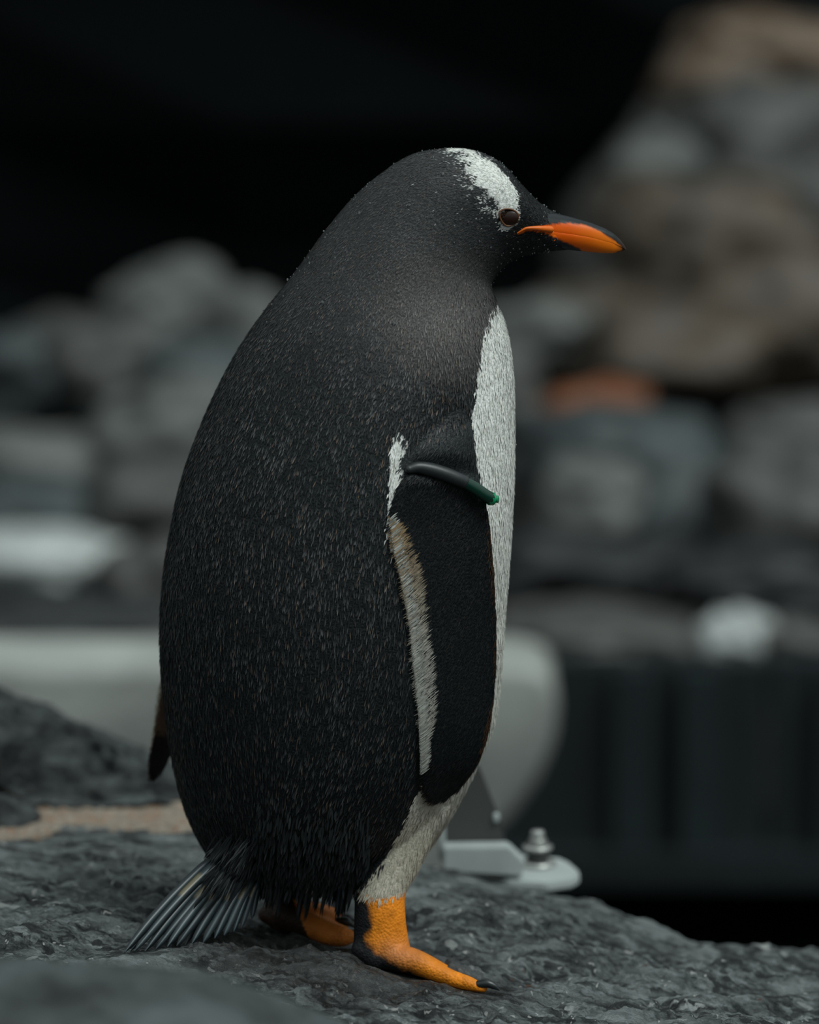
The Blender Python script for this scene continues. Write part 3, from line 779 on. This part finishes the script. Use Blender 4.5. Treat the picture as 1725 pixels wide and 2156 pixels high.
def body_colour(p, rg):
    q = proj(p); x, y = q[:, 0], q[:, 1]
    # the left side mirrors the right side: bring the viewing offset of depth out of it
    c = dark_plumage(x, y)
    rag = ragged(x, y)
    d = np.minimum(sdf_poly(x, y, BELLY), np.minimum(sdf_poly(x, y, ARMPIT), sdf_poly(x, y, ARM2)))
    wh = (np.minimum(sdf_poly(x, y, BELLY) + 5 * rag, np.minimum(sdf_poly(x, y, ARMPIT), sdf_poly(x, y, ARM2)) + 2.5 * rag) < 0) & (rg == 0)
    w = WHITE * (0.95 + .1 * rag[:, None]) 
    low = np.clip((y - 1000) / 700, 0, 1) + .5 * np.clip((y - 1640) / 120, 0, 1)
    w = w * (1 - low[:, None] * np.array([.30, .33, .38]))  # lower white greyed: soiled feathers and shade painted into the colour
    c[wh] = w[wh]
    dband = sdf_poly(x, y, BAND)
    leftish = np.clip((1040 - x) / 60, 0, 1)
    wb = (dband + (2 + 10 * leftish) * ragged(x, y, 6, 3) < 0) & (rg == 0) & (y < 500)
    c[wb] = np.array([.72, .73, .69])
    c[(np.abs(dband) < 26) & (dband > 0) & (x < 1045) & (y < 450) & (rg == 0) & (ragged(x, y, 5, 8) > .48)] = np.array([.5, .52, .5])
    org = np.minimum(sdf_poly(x, y, ORANGE_U), sdf_poly(x, y, ORANGE_L)) < 0
    c[org & (rg == 0) & (y < 560)] = np.array([.80, .13, .004])
    c[(np.hypot((x - 1072), (y - 458) * 1.15) < 21) & (rg == 0)] = np.array([.02, .009, .005])
    # flippers
    nfl = rg == 1
    c[nfl] = np.array([.0055, .0072, .0080])
    tp_f = nfl & (y < 1000 + (x - 900) * .3)
    c[tp_f] = np.array([.026, .030, .032])  # wet sheen of the flipper top, painted as a lighter colour
    fr = (sdf_poly(x, y, FRINGE) < -16) & nfl
    tan = mix(np.array([.30, .20, .105]), np.array([.40, .38, .33]), np.clip((y - 1120) / 260, 0, 1))
    c[fr] = tan[fr]
    lead = nfl & (x > np.interp(y, [880, 1050, 1300, 1450, 1600, 1690], [996, 1026, 1045, 1044, 1013, 952])) & (y > 1040)
    c[lead] = np.array([.045, .022, .011])
    ffl = rg == 2
    c[ffl] = np.array([.014, .013, .012])
    c[ffl & (x < np.interp(y, [1400, 1440, 1510, 1600], [349, 347, 334, 312]))] = np.array([.46, .43, .37])
    c[ffl & (y < 1540) & (x > np.interp(y, [1400, 1440, 1510, 1600], [345, 343, 330, 310]))] = np.array([.10, .06, .035])
    # legs and feet
    lg = (rg == 3)
    edge = np.interp(x, [560, 700, 745, 800, 855], [1895, 1895, 1878, 1895, 1878]) + 4 * rag
    ft = lg & ((y > edge))
    fc = np.tile(np.array([.72, .22, .012]), (len(p), 1))
    fc[x < 752] = np.array([.60, .19, .035])
    pk = np.exp(-(((x - 840) / 55) ** 2 + ((y - 2010) / 30) ** 2))
    fc = mix(fc, np.array([.42, .16, .06]), pk * .8)
    fc = fc * (1 + .18 * ragged(x, y, 14, 12))[:, None]
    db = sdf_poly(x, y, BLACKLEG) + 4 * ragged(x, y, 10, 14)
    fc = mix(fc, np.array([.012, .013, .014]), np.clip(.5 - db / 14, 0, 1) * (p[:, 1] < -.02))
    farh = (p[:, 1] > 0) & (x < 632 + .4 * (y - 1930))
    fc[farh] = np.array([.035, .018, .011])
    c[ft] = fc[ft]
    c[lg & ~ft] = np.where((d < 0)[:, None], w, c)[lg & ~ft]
    return c, (ft | org)

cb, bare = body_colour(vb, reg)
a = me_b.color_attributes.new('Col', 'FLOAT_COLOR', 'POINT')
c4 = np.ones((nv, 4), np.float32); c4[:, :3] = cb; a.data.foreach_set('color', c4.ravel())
M_body = vcol_mat('penguin_skin_and_down', 0.5, 0.2, 420, 0.0006)
me_b.materials.clear(); me_b.materials.append(M_body)
me_b.polygons.foreach_set('use_smooth', np.ones(len(me_b.polygons), bool))
peng = thing('penguin', 'gentoo penguin seen from its right side, standing on the slate rock, orange feet and beak', 'penguin', P(800, 2040, 0))
body_o = obj('body', me_b, peng)

# ---- plumage: short overlapping feathers over the whole bird
FLOW = np.array([
 (1150, 450, -1, -.4), (1160, 510, -1, .1), (1100, 400, -.8, -.9), (1060, 350, -.9, -.4), (1000, 325, -1, 0), (900, 325, -1, .5), (1030, 500, -1, .35), (900, 480, -.75, .7), (800, 400, -.75, .75),
 (650, 540, -.6, .9), (800, 650, -.35, 1), (1000, 600, -.5, .8), (1080, 550, -.8, .5), (1050, 700, 0, 1), (1060, 1000, 0, 1), (950, 750, -.15, 1), (600, 800, -.3, 1), (450, 900, -.38, 1),
 (800, 850, -.45, 1), (820, 980, -.3, 1), (500, 1200, -.12, 1), (350, 1300, -.02, 1), (700, 1300, -.12, 1), (700, 1600, -.3, 1), (850, 1600, -.35, 1), (500, 1600, .02, 1), (430, 1750, .12, 1), (500, 1780, -.3, 1),
 (950, 1700, -.45, 1), (850, 1830, -.4, 1), (700, 1800, -.3, 1)], float)
def flow(x, y):
    d2 = (x[:, None] - FLOW[:, 0]) ** 2 + (y[:, None] - FLOW[:, 1]) ** 2 + 30 ** 2
    w = 1 / d2 ** 1.5
    u = (w[:, :, None] * (FLOW[:, 2:] / np.linalg.norm(FLOW[:, 2:], axis=1)[:, None])).sum(1)
    return u / np.linalg.norm(u, axis=1)[:, None]

tri = vb[tb]; nrm_t = np.cross(tri[:, 1] - tri[:, 0], tri[:, 2] - tri[:, 0]); area = np.linalg.norm(nrm_t, axis=1) / 2
tc_ = tri.mean(1); tpx = proj(tc_); treg = reg[tb[:, 0]]; tbare = bare[tb].any(1)
facing = (nb[tb].mean(1) @ -FWD)
# feather length / width (metres) by place
def sizes(x, y, rg):
    L = np.interp(y, [330, 560, 700, 900, 1200, 1900], [.0040, .0046, .0064, .0082, .0086, .0098])
    L = np.where((x > 1030) & (y < 600), .0032, L)
    Wd = L * np.interp(y, [330, 600, 900, 1900], [.24, .21, .185, .16])
    L = np.where(rg == 1, .0068, np.where(rg == 2, .005, L)); Wd = np.where(rg > 0, L * .125, Wd)
    return L, Wd
Lt, Wt = sizes(tpx[:, 0], tpx[:, 1], treg)
dens = 2.0 / (Lt * Wt)
dens = np.where(facing < -0.25, dens * .35, dens)
dens = np.where(tbare | (tpx[:, 1] > 1905), 0, dens)
dens = np.where((np.hypot(tpx[:, 0] - 1071, (tpx[:, 1] - 459) * 1.05) < 22), 0, dens)
dens = np.where((tpx[:, 0] > 1188 - (tpx[:, 1] - 450) * .2) & (tpx[:, 1] < 560) , 0, dens)
cnt = rng.poisson(dens * area)
ti = np.repeat(np.arange(len(tb)), cnt); N = len(ti)
print('feathers', N)
r1 = np.sqrt(rng.random(N)); r2 = rng.random(N)
wa, wb_, wc = 1 - r1, r1 * (1 - r2), r1 * r2
root = tri[ti, 0] * wa[:, None] + tri[ti, 1] * wb_[:, None] + tri[ti, 2] * wc[:, None]
nn = nb[tb[ti]].mean(1); nn /= np.linalg.norm(nn, axis=1)[:, None] + 1e-9
rp_ = proj(root); x, y = rp_[:, 0], rp_[:, 1]; rg = treg[ti]
fl = flow(x, y)
isn = rg == 1
fl[isn] = np.array([-.62, .78]); 
nearedge = isn & (sdf_poly(x, y, FRINGE) < 14); fl[nearedge] = np.array([-.86, .51])
fl[rg == 2] = np.array([-.3, .95])
fl = fl + rng.normal(0, .10, (N, 2)) * np.where(isn, .55, 1)[:, None]
d3 = fl[:, :1] * RGT - fl[:, 1:] * UPV
d3 = d3 - (d3 * nn).sum(1)[:, None] * nn
d3 /= np.linalg.norm(d3, axis=1)[:, None] + 1e-9
L, Wd = sizes(x, y, rg)
L = L * rng.uniform(.7, 1.35, N); Wd = Wd * rng.uniform(.75, 1.3, N)
hem = (y > 1800) & (rg == 0) & (x < 800); L = np.where(hem, L * rng.uniform(1.2, 2.6, N), L)
sd = np.cross(d3, nn)
lift = rng.uniform(.05, .16, N) * np.where(isn, .6, 1)
tip = root + d3 * L[:, None] + nn * (L * lift)[:, None]
mid = root + d3 * (L * .55)[:, None] + nn * (L * lift * .45)[:, None]
fold = (Wd * rng.uniform(-.1, .35, N))[:, None] * nn
Vf = np.stack([root - nn * .0004, mid + sd * Wd[:, None] / 2 - fold, tip, mid - sd * Wd[:, None] / 2 - fold], 1)
# colour at the root place, read a feather length back so that borders look barbed
cf, _ = body_colour(root - d3 * (L * .3)[:, None], rg)
lum = cf.mean(1)
darkm = lum < .12
u = rng.random(N)
gray = rng.uniform(.0, 1, N) ** 2.3
patchy = np.clip(.7 + .4 * fbm(np.stack([x / 60, y / 60, 0 * x], -1), 3, 31), .15, 1.3)
tipc = cf * (1 + 1.0 * gray[:, None]) 
amt = np.interp(y, [300, 600, 900, 1200, 1500, 1900], [.075, .110, .165, .140, .095, .060]) * np.where(rg > 0, .28, 1)
tipc = tipc + (gray * amt * patchy * darkm)[:, None] * np.array([1.0, .98, .96])
br = darkm & (u < .11 * np.where(isn, .5, 1)); tipc[br] = tipc[br] + (rng.random(br.sum()) * amt[br])[:, None] * np.array([1.15, .72, .48])
rootc = cf * np.where(darkm, .55, .92)[:, None]
midc = cf * np.where(darkm, .85, 1)[:, None]
jit = rng.uniform(.78, 1.12, N)
wm = ~darkm
tipc[wm] = cf[wm] * jit[wm][:, None]; tipc[wm & (u < .12)] *= np.array([.80, .74, .66])
rootc[wm] = cf[wm] * (jit[wm] * .9)[:, None]; midc[wm] = cf[wm] * jit[wm][:, None]
# pale tips around the crown band
wt = darkm & (y < 480) & (x > 860) & (u > np.where(sdf_poly(x, y, BAND) < 42, .93, .992)) & (x < 1045) & (rg == 0)
tipc[wt] = np.array([.42, .44, .43]); midc[wt] = np.array([.3, .31, .3])
Cf = np.stack([rootc, midc, tipc, midc], 1)
idx = np.arange(N)[:, None] * 4
Ff = np.concatenate([idx + np.array([0, 1, 2]), idx + np.array([0, 2, 3])])

# long soft feathers: lower hem and tail coverts
def long_feathers(n, rx, ry, dirx, Lr, Wr, cols, ys=(-.12, -.02), spread=.12, off=.004):
    out = []
    for k in range(n):
        px, py = random.uniform(*rx), random.uniform(*ry)
        Y = surf(px, py)
        if Y is None: Y = random.uniform(*ys)
        p = P(px, py, Y - off * random.random())
        a = random.gauss(0, spread); dx, dy = dirx(px, py) if callable(dirx) else dirx
        th = math.atan2(dy, dx) + a; dx, dy = math.cos(th), math.sin(th)
        Lk = random.uniform(*Lr); w = random.uniform(*Wr)
        d = dx * RGT - dy * UPV + np.array([0, random.uniform(-.10, .04), 0]); d /= np.linalg.norm(d)
        s_ = np.cross(d, FWD); s_ /= np.linalg.norm(s_)
        c = cols[int(random.random() ** 1.6 * len(cols))]
        out.append((p, d, s_, Lk, w, np.array(c)))
    return out
cols_d = [(.006, .0078, .0085), (.008, .010, .0112), (.014, .017, .018), (.045, .046, .045)]
lf = []
for k in range(9):      # thickening towards the hem
    lf += long_feathers(130, (540, 780), (1690 + k * 18, 1875), lambda a, b: (-.22, 1), (.008, .0145), (.0013, .0024), cols_d[:3] if k < 8 else cols_d, ys=(-.07, .05))
for tx, ty, n_ in ((598, 1862, 10), (612, 1868, 12), (640, 1872, 18), (655, 1870, 12), (672, 1868, 16), (690, 1868, 10), (722, 1868, 26), (745, 1862, 22), (732, 1870, 12), (585, 1862, 10), (572, 1856, 10), (705, 1864, 12)):
    Lh = random.uniform(.021, .034)
    lf += long_feathers(n_, (tx - 6, tx + 6), (ty - 20, ty), lambda a, b, t=tx: (-.22 + (t - a) * .018, 1), (Lh * .8, Lh), (.0012, .0024), cols_d[:2], ys=(-.05, -.02), spread=.04)
lf += long_feathers(14, (650, 715), (1850, 1868), (-.5, 1), (.014, .020), (.001, .0018), [(.16, .15, .12), (.07, .055, .04)], ys=(-.04, -.02), spread=.1)
tdir = lambda a, b: (-.66 + (a - 440) * .0022, .8)
for k in range(10):
    lf += long_feathers(70, (452, 545 - k * 3), (1750 + k * 7, 1856), tdir, (.013, .025), (.0010, .0022), [(.0075, .009, .010), (.012, .015, .017), (.022, .026, .028), (.05, .055, .056)][:2 + k // 4], ys=(-.10, -.05), spread=.10)
lf += long_feathers(240, (455, 530), (1768, 1850), tdir, (.012, .026), (.0006, .0013), [(.05, .055, .055), (.085, .09, .09), (.035, .038, .038)], ys=(-.10, -.06), spread=.13, off=.008)
# pale barbed fringe along the rear edge of the near flipper
fin = [(828, 1092), (850, 1104), (868, 1150), (888, 1200), (896, 1260), (900, 1310), (911, 1400), (917, 1450), (916, 1500), (906, 1550), (898, 1600), (890, 1636)]
fout = [(821, 1098), (832, 1160), (849, 1230), (864, 1310), (876, 1420), (885, 1515), (888, 1595), (889, 1648)]
FBV = BVHTree.FromPolygons([Vector(p) for p in vb.tolist()], tb.tolist())
for k in range(1500):
    yy = random.uniform(1092, 1625)
    xi = np.interp(yy, [p_[1] for p_ in fin], [p_[0] for p_ in fin]) + random.choice((-16, -4, 0, 5)) + random.gauss(0, 3)
    sl = .78
    # where the barb meets the rear edge
    y2_ = yy
    for _ in range(4):
        xo = np.interp(y2_, [p_[1] for p_ in fout], [p_[0] for p_ in fout]); y2_ = yy + (xi - xo) * sl
    if k % 3 == 0: xi = xo + random.uniform(10, 22); yy = y2_ - (xi - xo) * sl
    xo -= random.uniform(0, 5); xi = max(xi, xo + 5)
    Yr = surf(xi, yy, FBV); Yo = surf(xo + 8, y2_ - 3, FBV)
    if Yr is None or Yo is None: continue
    a_ = P(xi, yy, Yr - .0008); b__ = P(xo, y2_, Yo - .0014 - random.random() * .0006)
    if np.linalg.norm(b__ - a_) > .04: continue
    d_ = b__ - a_; Lk = np.linalg.norm(d_); d_ /= Lk; s_ = np.cross(d_, FWD); s_ /= np.linalg.norm(s_)
    tn = np.clip((yy - 1120) / 240, 0, 1); cc_ = np.array([.34, .235, .13]) * (1 - tn) + np.array([.42, .41, .36]) * tn
    if k % 3 == 0: cc_ = np.array([.44, .45, .41])
    lf.append((a_, d_, s_, Lk, random.uniform(.0009, .0017), cc_ * random.uniform(.3, 1.0)))
Vl, Cl, Fl = [], [], []
for p, d, s_, Lk, w, c in lf:
    o = len(Vl)
    sag = -UPV * Lk * .04
    Vl += [p, p + d * Lk * .35 + s_ * w / 2, p + d * Lk * .75 + s_ * w * .4 + sag, p + d * Lk + sag * 2, p + d * Lk * .75 - s_ * w * .4 + sag, p + d * Lk * .35 - s_ * w / 2]
    Cl += [c * .8, c, c, c * 1.15, c, c]
    Fl += [(o, o + 1, o + 5), (o + 1, o + 2, o + 5), (o + 2, o + 4, o + 5), (o + 2, o + 3, o + 4)]
Vall = np.concatenate([Vf.reshape(-1, 3), np.array(Vl)]); Call = np.concatenate([Cf.reshape(-1, 3), np.array(Cl)])
Fall = np.concatenate([Ff, np.array(Fl) + N * 4])
M_feather = vcol_mat('wet_feathers', 0.5, 0.14)
obj('plumage', make_mesh('plumage', Vall, Fall, M_feather, smooth=False, col=np.clip(Call, 0, .9)), peng, kind='stuff')

# ---- stiff tail feathers
M_tail = vcol_mat('tail_feather_vane', 0.38, 0.5)
TF = [((455, 1800), (262, 2012), -.135), ((466, 1806), (283, 2018), -.13), ((478, 1812), (305, 2019), -.125), ((488, 1818), (328, 2008), -.12), ((496, 1824), (352, 2003), -.118),
      ((505, 1830), (372, 1998), -.112), ((512, 1834), (404, 1992), -.105), ((520, 1838), (428, 1988), -.10), ((528, 1842), (452, 1976), -.095), ((534, 1846), (472, 1970), -.09),
      ((540, 1850), (492, 1962), -.085), ((546, 1850), (508, 1955), -.08), ((550, 1850), (530, 1935), -.07), ((450, 1806), (275, 2010), -.115), ((500, 1826), (390, 1990), -.09)]
for k, (r_, t_, yt) in enumerate(TF):
    A = P(r_[0], r_[1], -.06 + .002 * k * .0 - .004 * (k % 2)); Bp = P(t_[0], t_[1], yt)
    zt = ground_z(np.array([Bp[0]]), np.array([Bp[1]]))[0] + .0015
    if Bp[2] < zt: Bp[2] = zt
    A = P(r_[0], r_[1], min(sY(r_[0], r_[1], -.07), -.05) - .004 - .003 * (k % 2))
    n_ = 26; tt = np.linspace(0, 1, n_)[:, None]
    ctr = A + (Bp - A) * tt + UPV * (np.sin(tt * math.pi) * .004)
    d = (Bp - A) / np.linalg.norm(Bp - A); s_ = np.cross(d, FWD); s_ /= np.linalg.norm(s_); s_ = s_ * math.cos(.5) + np.cross(d, s_) * math.sin(.5) * (1 if k % 2 else -1) * .4
    un = np.cross(s_, d); un *= -np.sign(un[1]) if un[1] != 0 else 1
    wd = np.interp(tt[:, 0], [0, .15, .75, .93, 1], [.0028, .0050, .0050, .0032, .0005])[:, None] * (1 if k < 10 else .7)
    sh_ = .0011
    ring = [ctr - s_ * wd, ctr - s_ * wd * .3 + un * sh_ * .5, ctr + un * sh_ * 1.5, ctr + s_ * wd * .3 + un * sh_ * .5, ctr + s_ * wd, ctr - un * sh_ * .6]
    Vt = np.stack(ring, 1).reshape(-1, 3); Ft = grid_faces(n_, 6)
    base_c = np.array([.026, .036, .040]) * random.uniform(.8, 1.3)
    cc = np.tile(base_c, (n_, 6, 1)); cc[:, 2] = base_c * np.array([1.4, 1.75, 1.85])
    if k in (1, 3, 5, 7, 9, 11):
        cc[6:12, :3] = np.array([.20, .18, .12]) * random.uniform(.6, 1)
    obj('tail_feather', make_mesh('tail_feather', Vt, Ft, M_tail, col=cc.reshape(-1, 3)), peng)

# ---- beak
M_beak = vcol_mat('beak_horn', 0.42, 0.22)
def beak_part(name, top, bot, hw, up):
    n_ = 150; m_ = 56
    xs = np.linspace(1120, 1319 if up else 1316, n_)
    xs = xs[0] + (xs[-1] - xs[0]) * np.sin(np.linspace(0, 1, n_) * math.pi / 2)
    ty = np.interp(xs, *zip(*top)); by = np.interp(xs, *zip(*bot))
    k = np.ones(5) / 5
    for arr in (ty, by):
        arr[2:-2] = np.convolve(arr, k, 'valid')
    w = np.interp(xs, *zip(*hw))
    th = np.linspace(0, 2 * math.pi, m_, endpoint=False)
    c, s = np.cos(th), np.sin(th)
    # half-round section, flat along the mouth line
    h = np.where(s > 0, np.abs(s) ** .85, -.10 * np.abs(s))
    h = np.tile(h, (n_, 1)); hh = np.maximum(by - ty, .8)[:, None]
    vy = by[:, None] - hh * h if up else ty[:, None] + hh * h
    Yv = w[:, None] * S * (np.sign(c) * np.abs(c) ** .9) * (1.0 if up else 1.05)
    v_ = P(xs[:, None] + 0 * vy, vy, Yv).reshape(-1, 3)
    f_ = grid_faces(n_, m_); t_ = np.concatenate([f_[:, [0, 1, 2]], f_[:, [0, 2, 3]]])
    v_ = np.concatenate([v_, v_[:m_].mean(0)[None], v_[-m_:].mean(0)[None]]); kk = len(v_); j_ = np.arange(m_)
    t_ = np.concatenate([t_, np.stack([(j_ + 1) % m_, j_, np.full(m_, kk - 2)], -1), np.stack([(n_ - 1) * m_ + j_, (n_ - 1) * m_ + (j_ + 1) % m_, np.full(m_, kk - 1)], -1)])
    q = proj(v_); X_, Y_ = q[:, 0], q[:, 1]
    d_ = sdf_poly(X_, Y_, ORANGE_U if up else ORANGE_L) + 1.2 * ragged(X_, Y_, 6, 4)
    d_ = np.where(up, sdf_poly(X_, Y_, ORANGE_U[:11] + [(1300, 530), (1080, 500)]), sdf_poly(X_, Y_, [(1080, 470), (1312, 500)] + ORANGE_L[4:])) + 1.2 * ragged(X_, Y_, 6, 4)
    org = mix(np.array([.74, .105, .003]), np.array([.85, .20, .008]), np.clip((X_ - 1200) / 100, 0, 1))
    blk = np.array([.016, .019, .021])
    cc = mix(org, blk, np.clip(d_ / 3 + .5, 0, 1))
    tipd = np.clip((X_ - 1296) / 16, 0, 1) * (0.75 if not up else .4)
    cc = mix(cc, np.array([.07, .035, .02]), tipd)
    return obj(name, make_mesh(name, v_, t_, M_beak, col=cc), peng)
SEAM = [(1100, 484), (1130, 484), (1180, 490), (1240, 499.5), (1290, 511), (1310, 520), (1320, 527)]
beak_part('upper_mandible', [(1100, 425), (1128, 440), (1150, 445), (1175, 450), (1200, 456), (1245, 469), (1275, 481), (1293, 492), (1308, 506), (1316, 518), (1320, 526)], SEAM,
          [(1120, 74), (1150, 58), (1180, 42), (1200, 35), (1250, 24), (1290, 13), (1310, 7), (1320, 2)], True)
beak_part('lower_mandible', [(a, b + .5) for a, b in SEAM], [(1100, 520), (1150, 524), (1200, 526.5), (1245, 531), (1270, 533), (1290, 533), (1305, 530.5), (1314, 527), (1316, 526)],
          [(1120, 72), (1150, 56), (1180, 40), (1200, 34), (1250, 23), (1290, 12), (1310, 5), (1316, 2)], False)
# gape: the thin orange corner of the mouth running back into the cheek
M_gape = simple_mat('orange_gape', (0.75, 0.14, 0.006), 0.4, nscale=300, namt=0.15)
gp_ = [(1090, 491), (1098, 486), (1108, 481), (1122, 480), (1140, 481), (1160, 483)]
obj('gape', make_mesh('gape', *tube(np.array([P(a_, b_, sY(a_, b_) - .0006) for a_, b_ in gp_]), [1.2 * S, 2.2 * S, 3 * S, 4 * S, 5.5 * S, 7 * S], 30, 12), M_gape), peng)

# ---- eye
ey = sY(1071, 459)
ec = P(1072, 458, ey + .0022)
M_eye = simple_mat('dark_brown_eye', (0.020, 0.008, 0.004), 0.3, nscale=100, namt=0.3)
M_lid = simple_mat('brown_eye_rim', (0.13, 0.055, 0.022), 0.5, nscale=400, namt=0.3)
v_, f_ = ICO[4]
nvec = Vector(bB.find_nearest(Vector(P(1071, 459, ey).tolist()))[1]).normalized()
if nvec.y > 0: nvec = -nvec
eye_r = 20.5 * S
obj('eye', make_mesh('eye', v_ * [eye_r, eye_r * .42, eye_r * .88] + ec, f_, M_eye), peng)
EO = [(1052, 446), (1060, 441), (1072, 440), (1084, 444), (1091, 452), (1091, 460), (1086, 469), (1076, 475), (1066, 475), (1058, 468), (1053, 457)]
lid = np.array([P(a_, b_, sY(a_, b_) - .0010) for a_, b_ in EO])
lid = np.concatenate([lid, lid[:1]])
obj('eyelid', make_mesh('eyelid', *tube(lid, [1.9 * S] * len(lid), 80, 10, ends=False), M_lid), peng)

# ---- claws
M_claw = simple_mat('black_claw', (0.018, 0.022, 0.024), 0.35, nscale=200, namt=0.3)
for pts, rr in (([(1008, 2073, -.101), (1026, 2071, -.103), (1042, 2077, -.104), (1051, 2084, -.105)], [9, 9, 6.5, 2]),
                ([(968, 2060, -.042), (984, 2061, -.041), (996, 2070, -.041)], [8, 7, 2]),
                ([(884, 2030, -.012), (898, 2031, -.010), (910, 2040, -.010)], [8, 7, 2]),
                ([(714, 1938, .05), (730, 1940, .048), (746, 1950, .047)], [9, 10, 4]),
                ([(720, 1930, .09), (734, 1931, .089), (748, 1938, .088)], [8, 8, 4]),
                ([(742, 1966, .012), (756, 1968, .012), (768, 1976, .012)], [9, 8, 3])):
    obj('claw', make_mesh('claw', *tube(tp(pts), [q * S for q in rr], 20, 14), M_claw), peng)

# ---- water beads on the plumage
dv, df = [], []
bead_v, bead_f = ICO[3]
bmm = bmesh.new(); bmesh.ops.create_icosphere(bmm, subdivisions=1, radius=1); bead_v = np.array([q.co[:] for q in bmm.verts]); bead_f = np.array([[w.index for w in q.verts] for q in bmm.faces]); bmm.free()
cand = np.nonzero((rg == 0) & (y < 1700) & (facing[ti] > -.2))[0]
wgt = np.where(y[cand] < 720, 1.0, .10) * np.where(x[cand] > 900, 1.6, 1)
pick = rng.choice(cand, 330, replace=False, p=wgt / wgt.sum())
for q, k in enumerate(pick):
    r_ = rng.uniform(.0003, .0008) * (1.7 if rng.random() < .08 else 1)
    dv.append(bead_v * r_ + root[k] + nn[k] * (.0006 + r_ * .6)); df.append(bead_f + q * len(bead_v))
m_, n_, l_, b_ = new_mat('water_bead')
b_.inputs['Base Color'].default_value = (.8, .85, .85, 1); b_.inputs['Transmission Weight'].default_value = .93; b_.inputs['Roughness'].default_value = .06; b_.inputs['IOR'].default_value = 1.33
obj('water_beads', make_mesh('water_beads', np.concatenate(dv), np.concatenate(df), m_), peng, kind='stuff')

# ------------------------------------------------------------------ flipper band
FB = BVHTree.FromPolygons([Vector(p) for p in vb.tolist()], tb.tolist())
def fY(px, py, d=-.1):
    q = surf(px, py, FB); return d if q is None else q
M_sleeve = simple_mat('black_rubber_sleeve', (0.022, 0.026, 0.028), 0.42, nscale=200, namt=0.3, bump=0.0002)
M_gdark = simple_mat('dark_green_plastic', (0.004, 0.035, 0.022), 0.25, nscale=100, namt=0.3)
M_green = simple_mat('green_plastic', (0.004, 0.25, 0.10), 0.35, nscale=100, namt=0.2)
bandp = P(950, 1010, fY(950, 1010))
band = thing('flipper_band', 'black and green plastic ring band around the near flipper of the penguin', 'band', bandp)
def bp3(pts, off): 
    ys = np.array([min(fY(a_, b_), -.0) for a_, b_ in pts]); 
    return pts, ys
pth = [(862, 988), (880, 984), (905, 988), (935, 997), (960, 1007), (976, 1014), (1000, 1028), (1024, 1044), (1034, 1050)]
ys = np.array([fY(a_, b_ if a_ < 1020 else b_) for a_, b_ in pth[:7]]); y0, y1 = ys.min(), ys[-1]
yl = np.linspace(ys[0], ys[-1], len(pth)) ; yl = np.minimum(yl, np.r_[ys, ys[-1], ys[-1]]) - 8 * S
w3 = np.array([P(a_, b_, c_) for (a_, b_), c_ in zip(pth, yl)])
obj('sleeve', make_mesh('sleeve', *tube(w3[:6], [9 * S, 12 * S, 14 * S, 14.5 * S, 14.5 * S, 14 * S], 40, 20), M_sleeve), band)
obj('green_tube', make_mesh('green_tube', *tube(w3[4:9], [10 * S, 12 * S, 13 * S, 13 * S, 13 * S], 30, 20, ends=False), M_gdark), band)
obj('plug', make_mesh('plug', *tube(np.array([w3[7] + (w3[8] - w3[7]) * .5, w3[8], P(1041, 1051, yl[-1] + .001)]), [13.5 * S, 14 * S, 13 * S], 12, 8, ends=False), M_green, smooth=False), band)
obj('plug_cap', make_mesh('plug_cap', *tube(np.array([P(1040, 1051, yl[-1]), P(1045, 1051, yl[-1] - .0005), P(1049, 1051, yl[-1] - .001)]), [8 * S, 8 * S, 8 * S], 8, 8, ends=False), M_green, smooth=False), band)
# the ring's far half, passing behind the flipper
backp = [P(1030, 1050, yl[-1] + .004), P(1030, 1046, yl[-1] + .016), P(1000, 1026, yl[5] + .022), P(940, 1000, yl[3] + .022), P(880, 992, yl[1] + .018), P(858, 992, yl[0] + .008), P(862, 988, yl[0])]
obj('rear_loop', make_mesh('rear_loop', *tube(np.array(backp), [9 * S] * 7, 40, 12), M_sleeve), band)
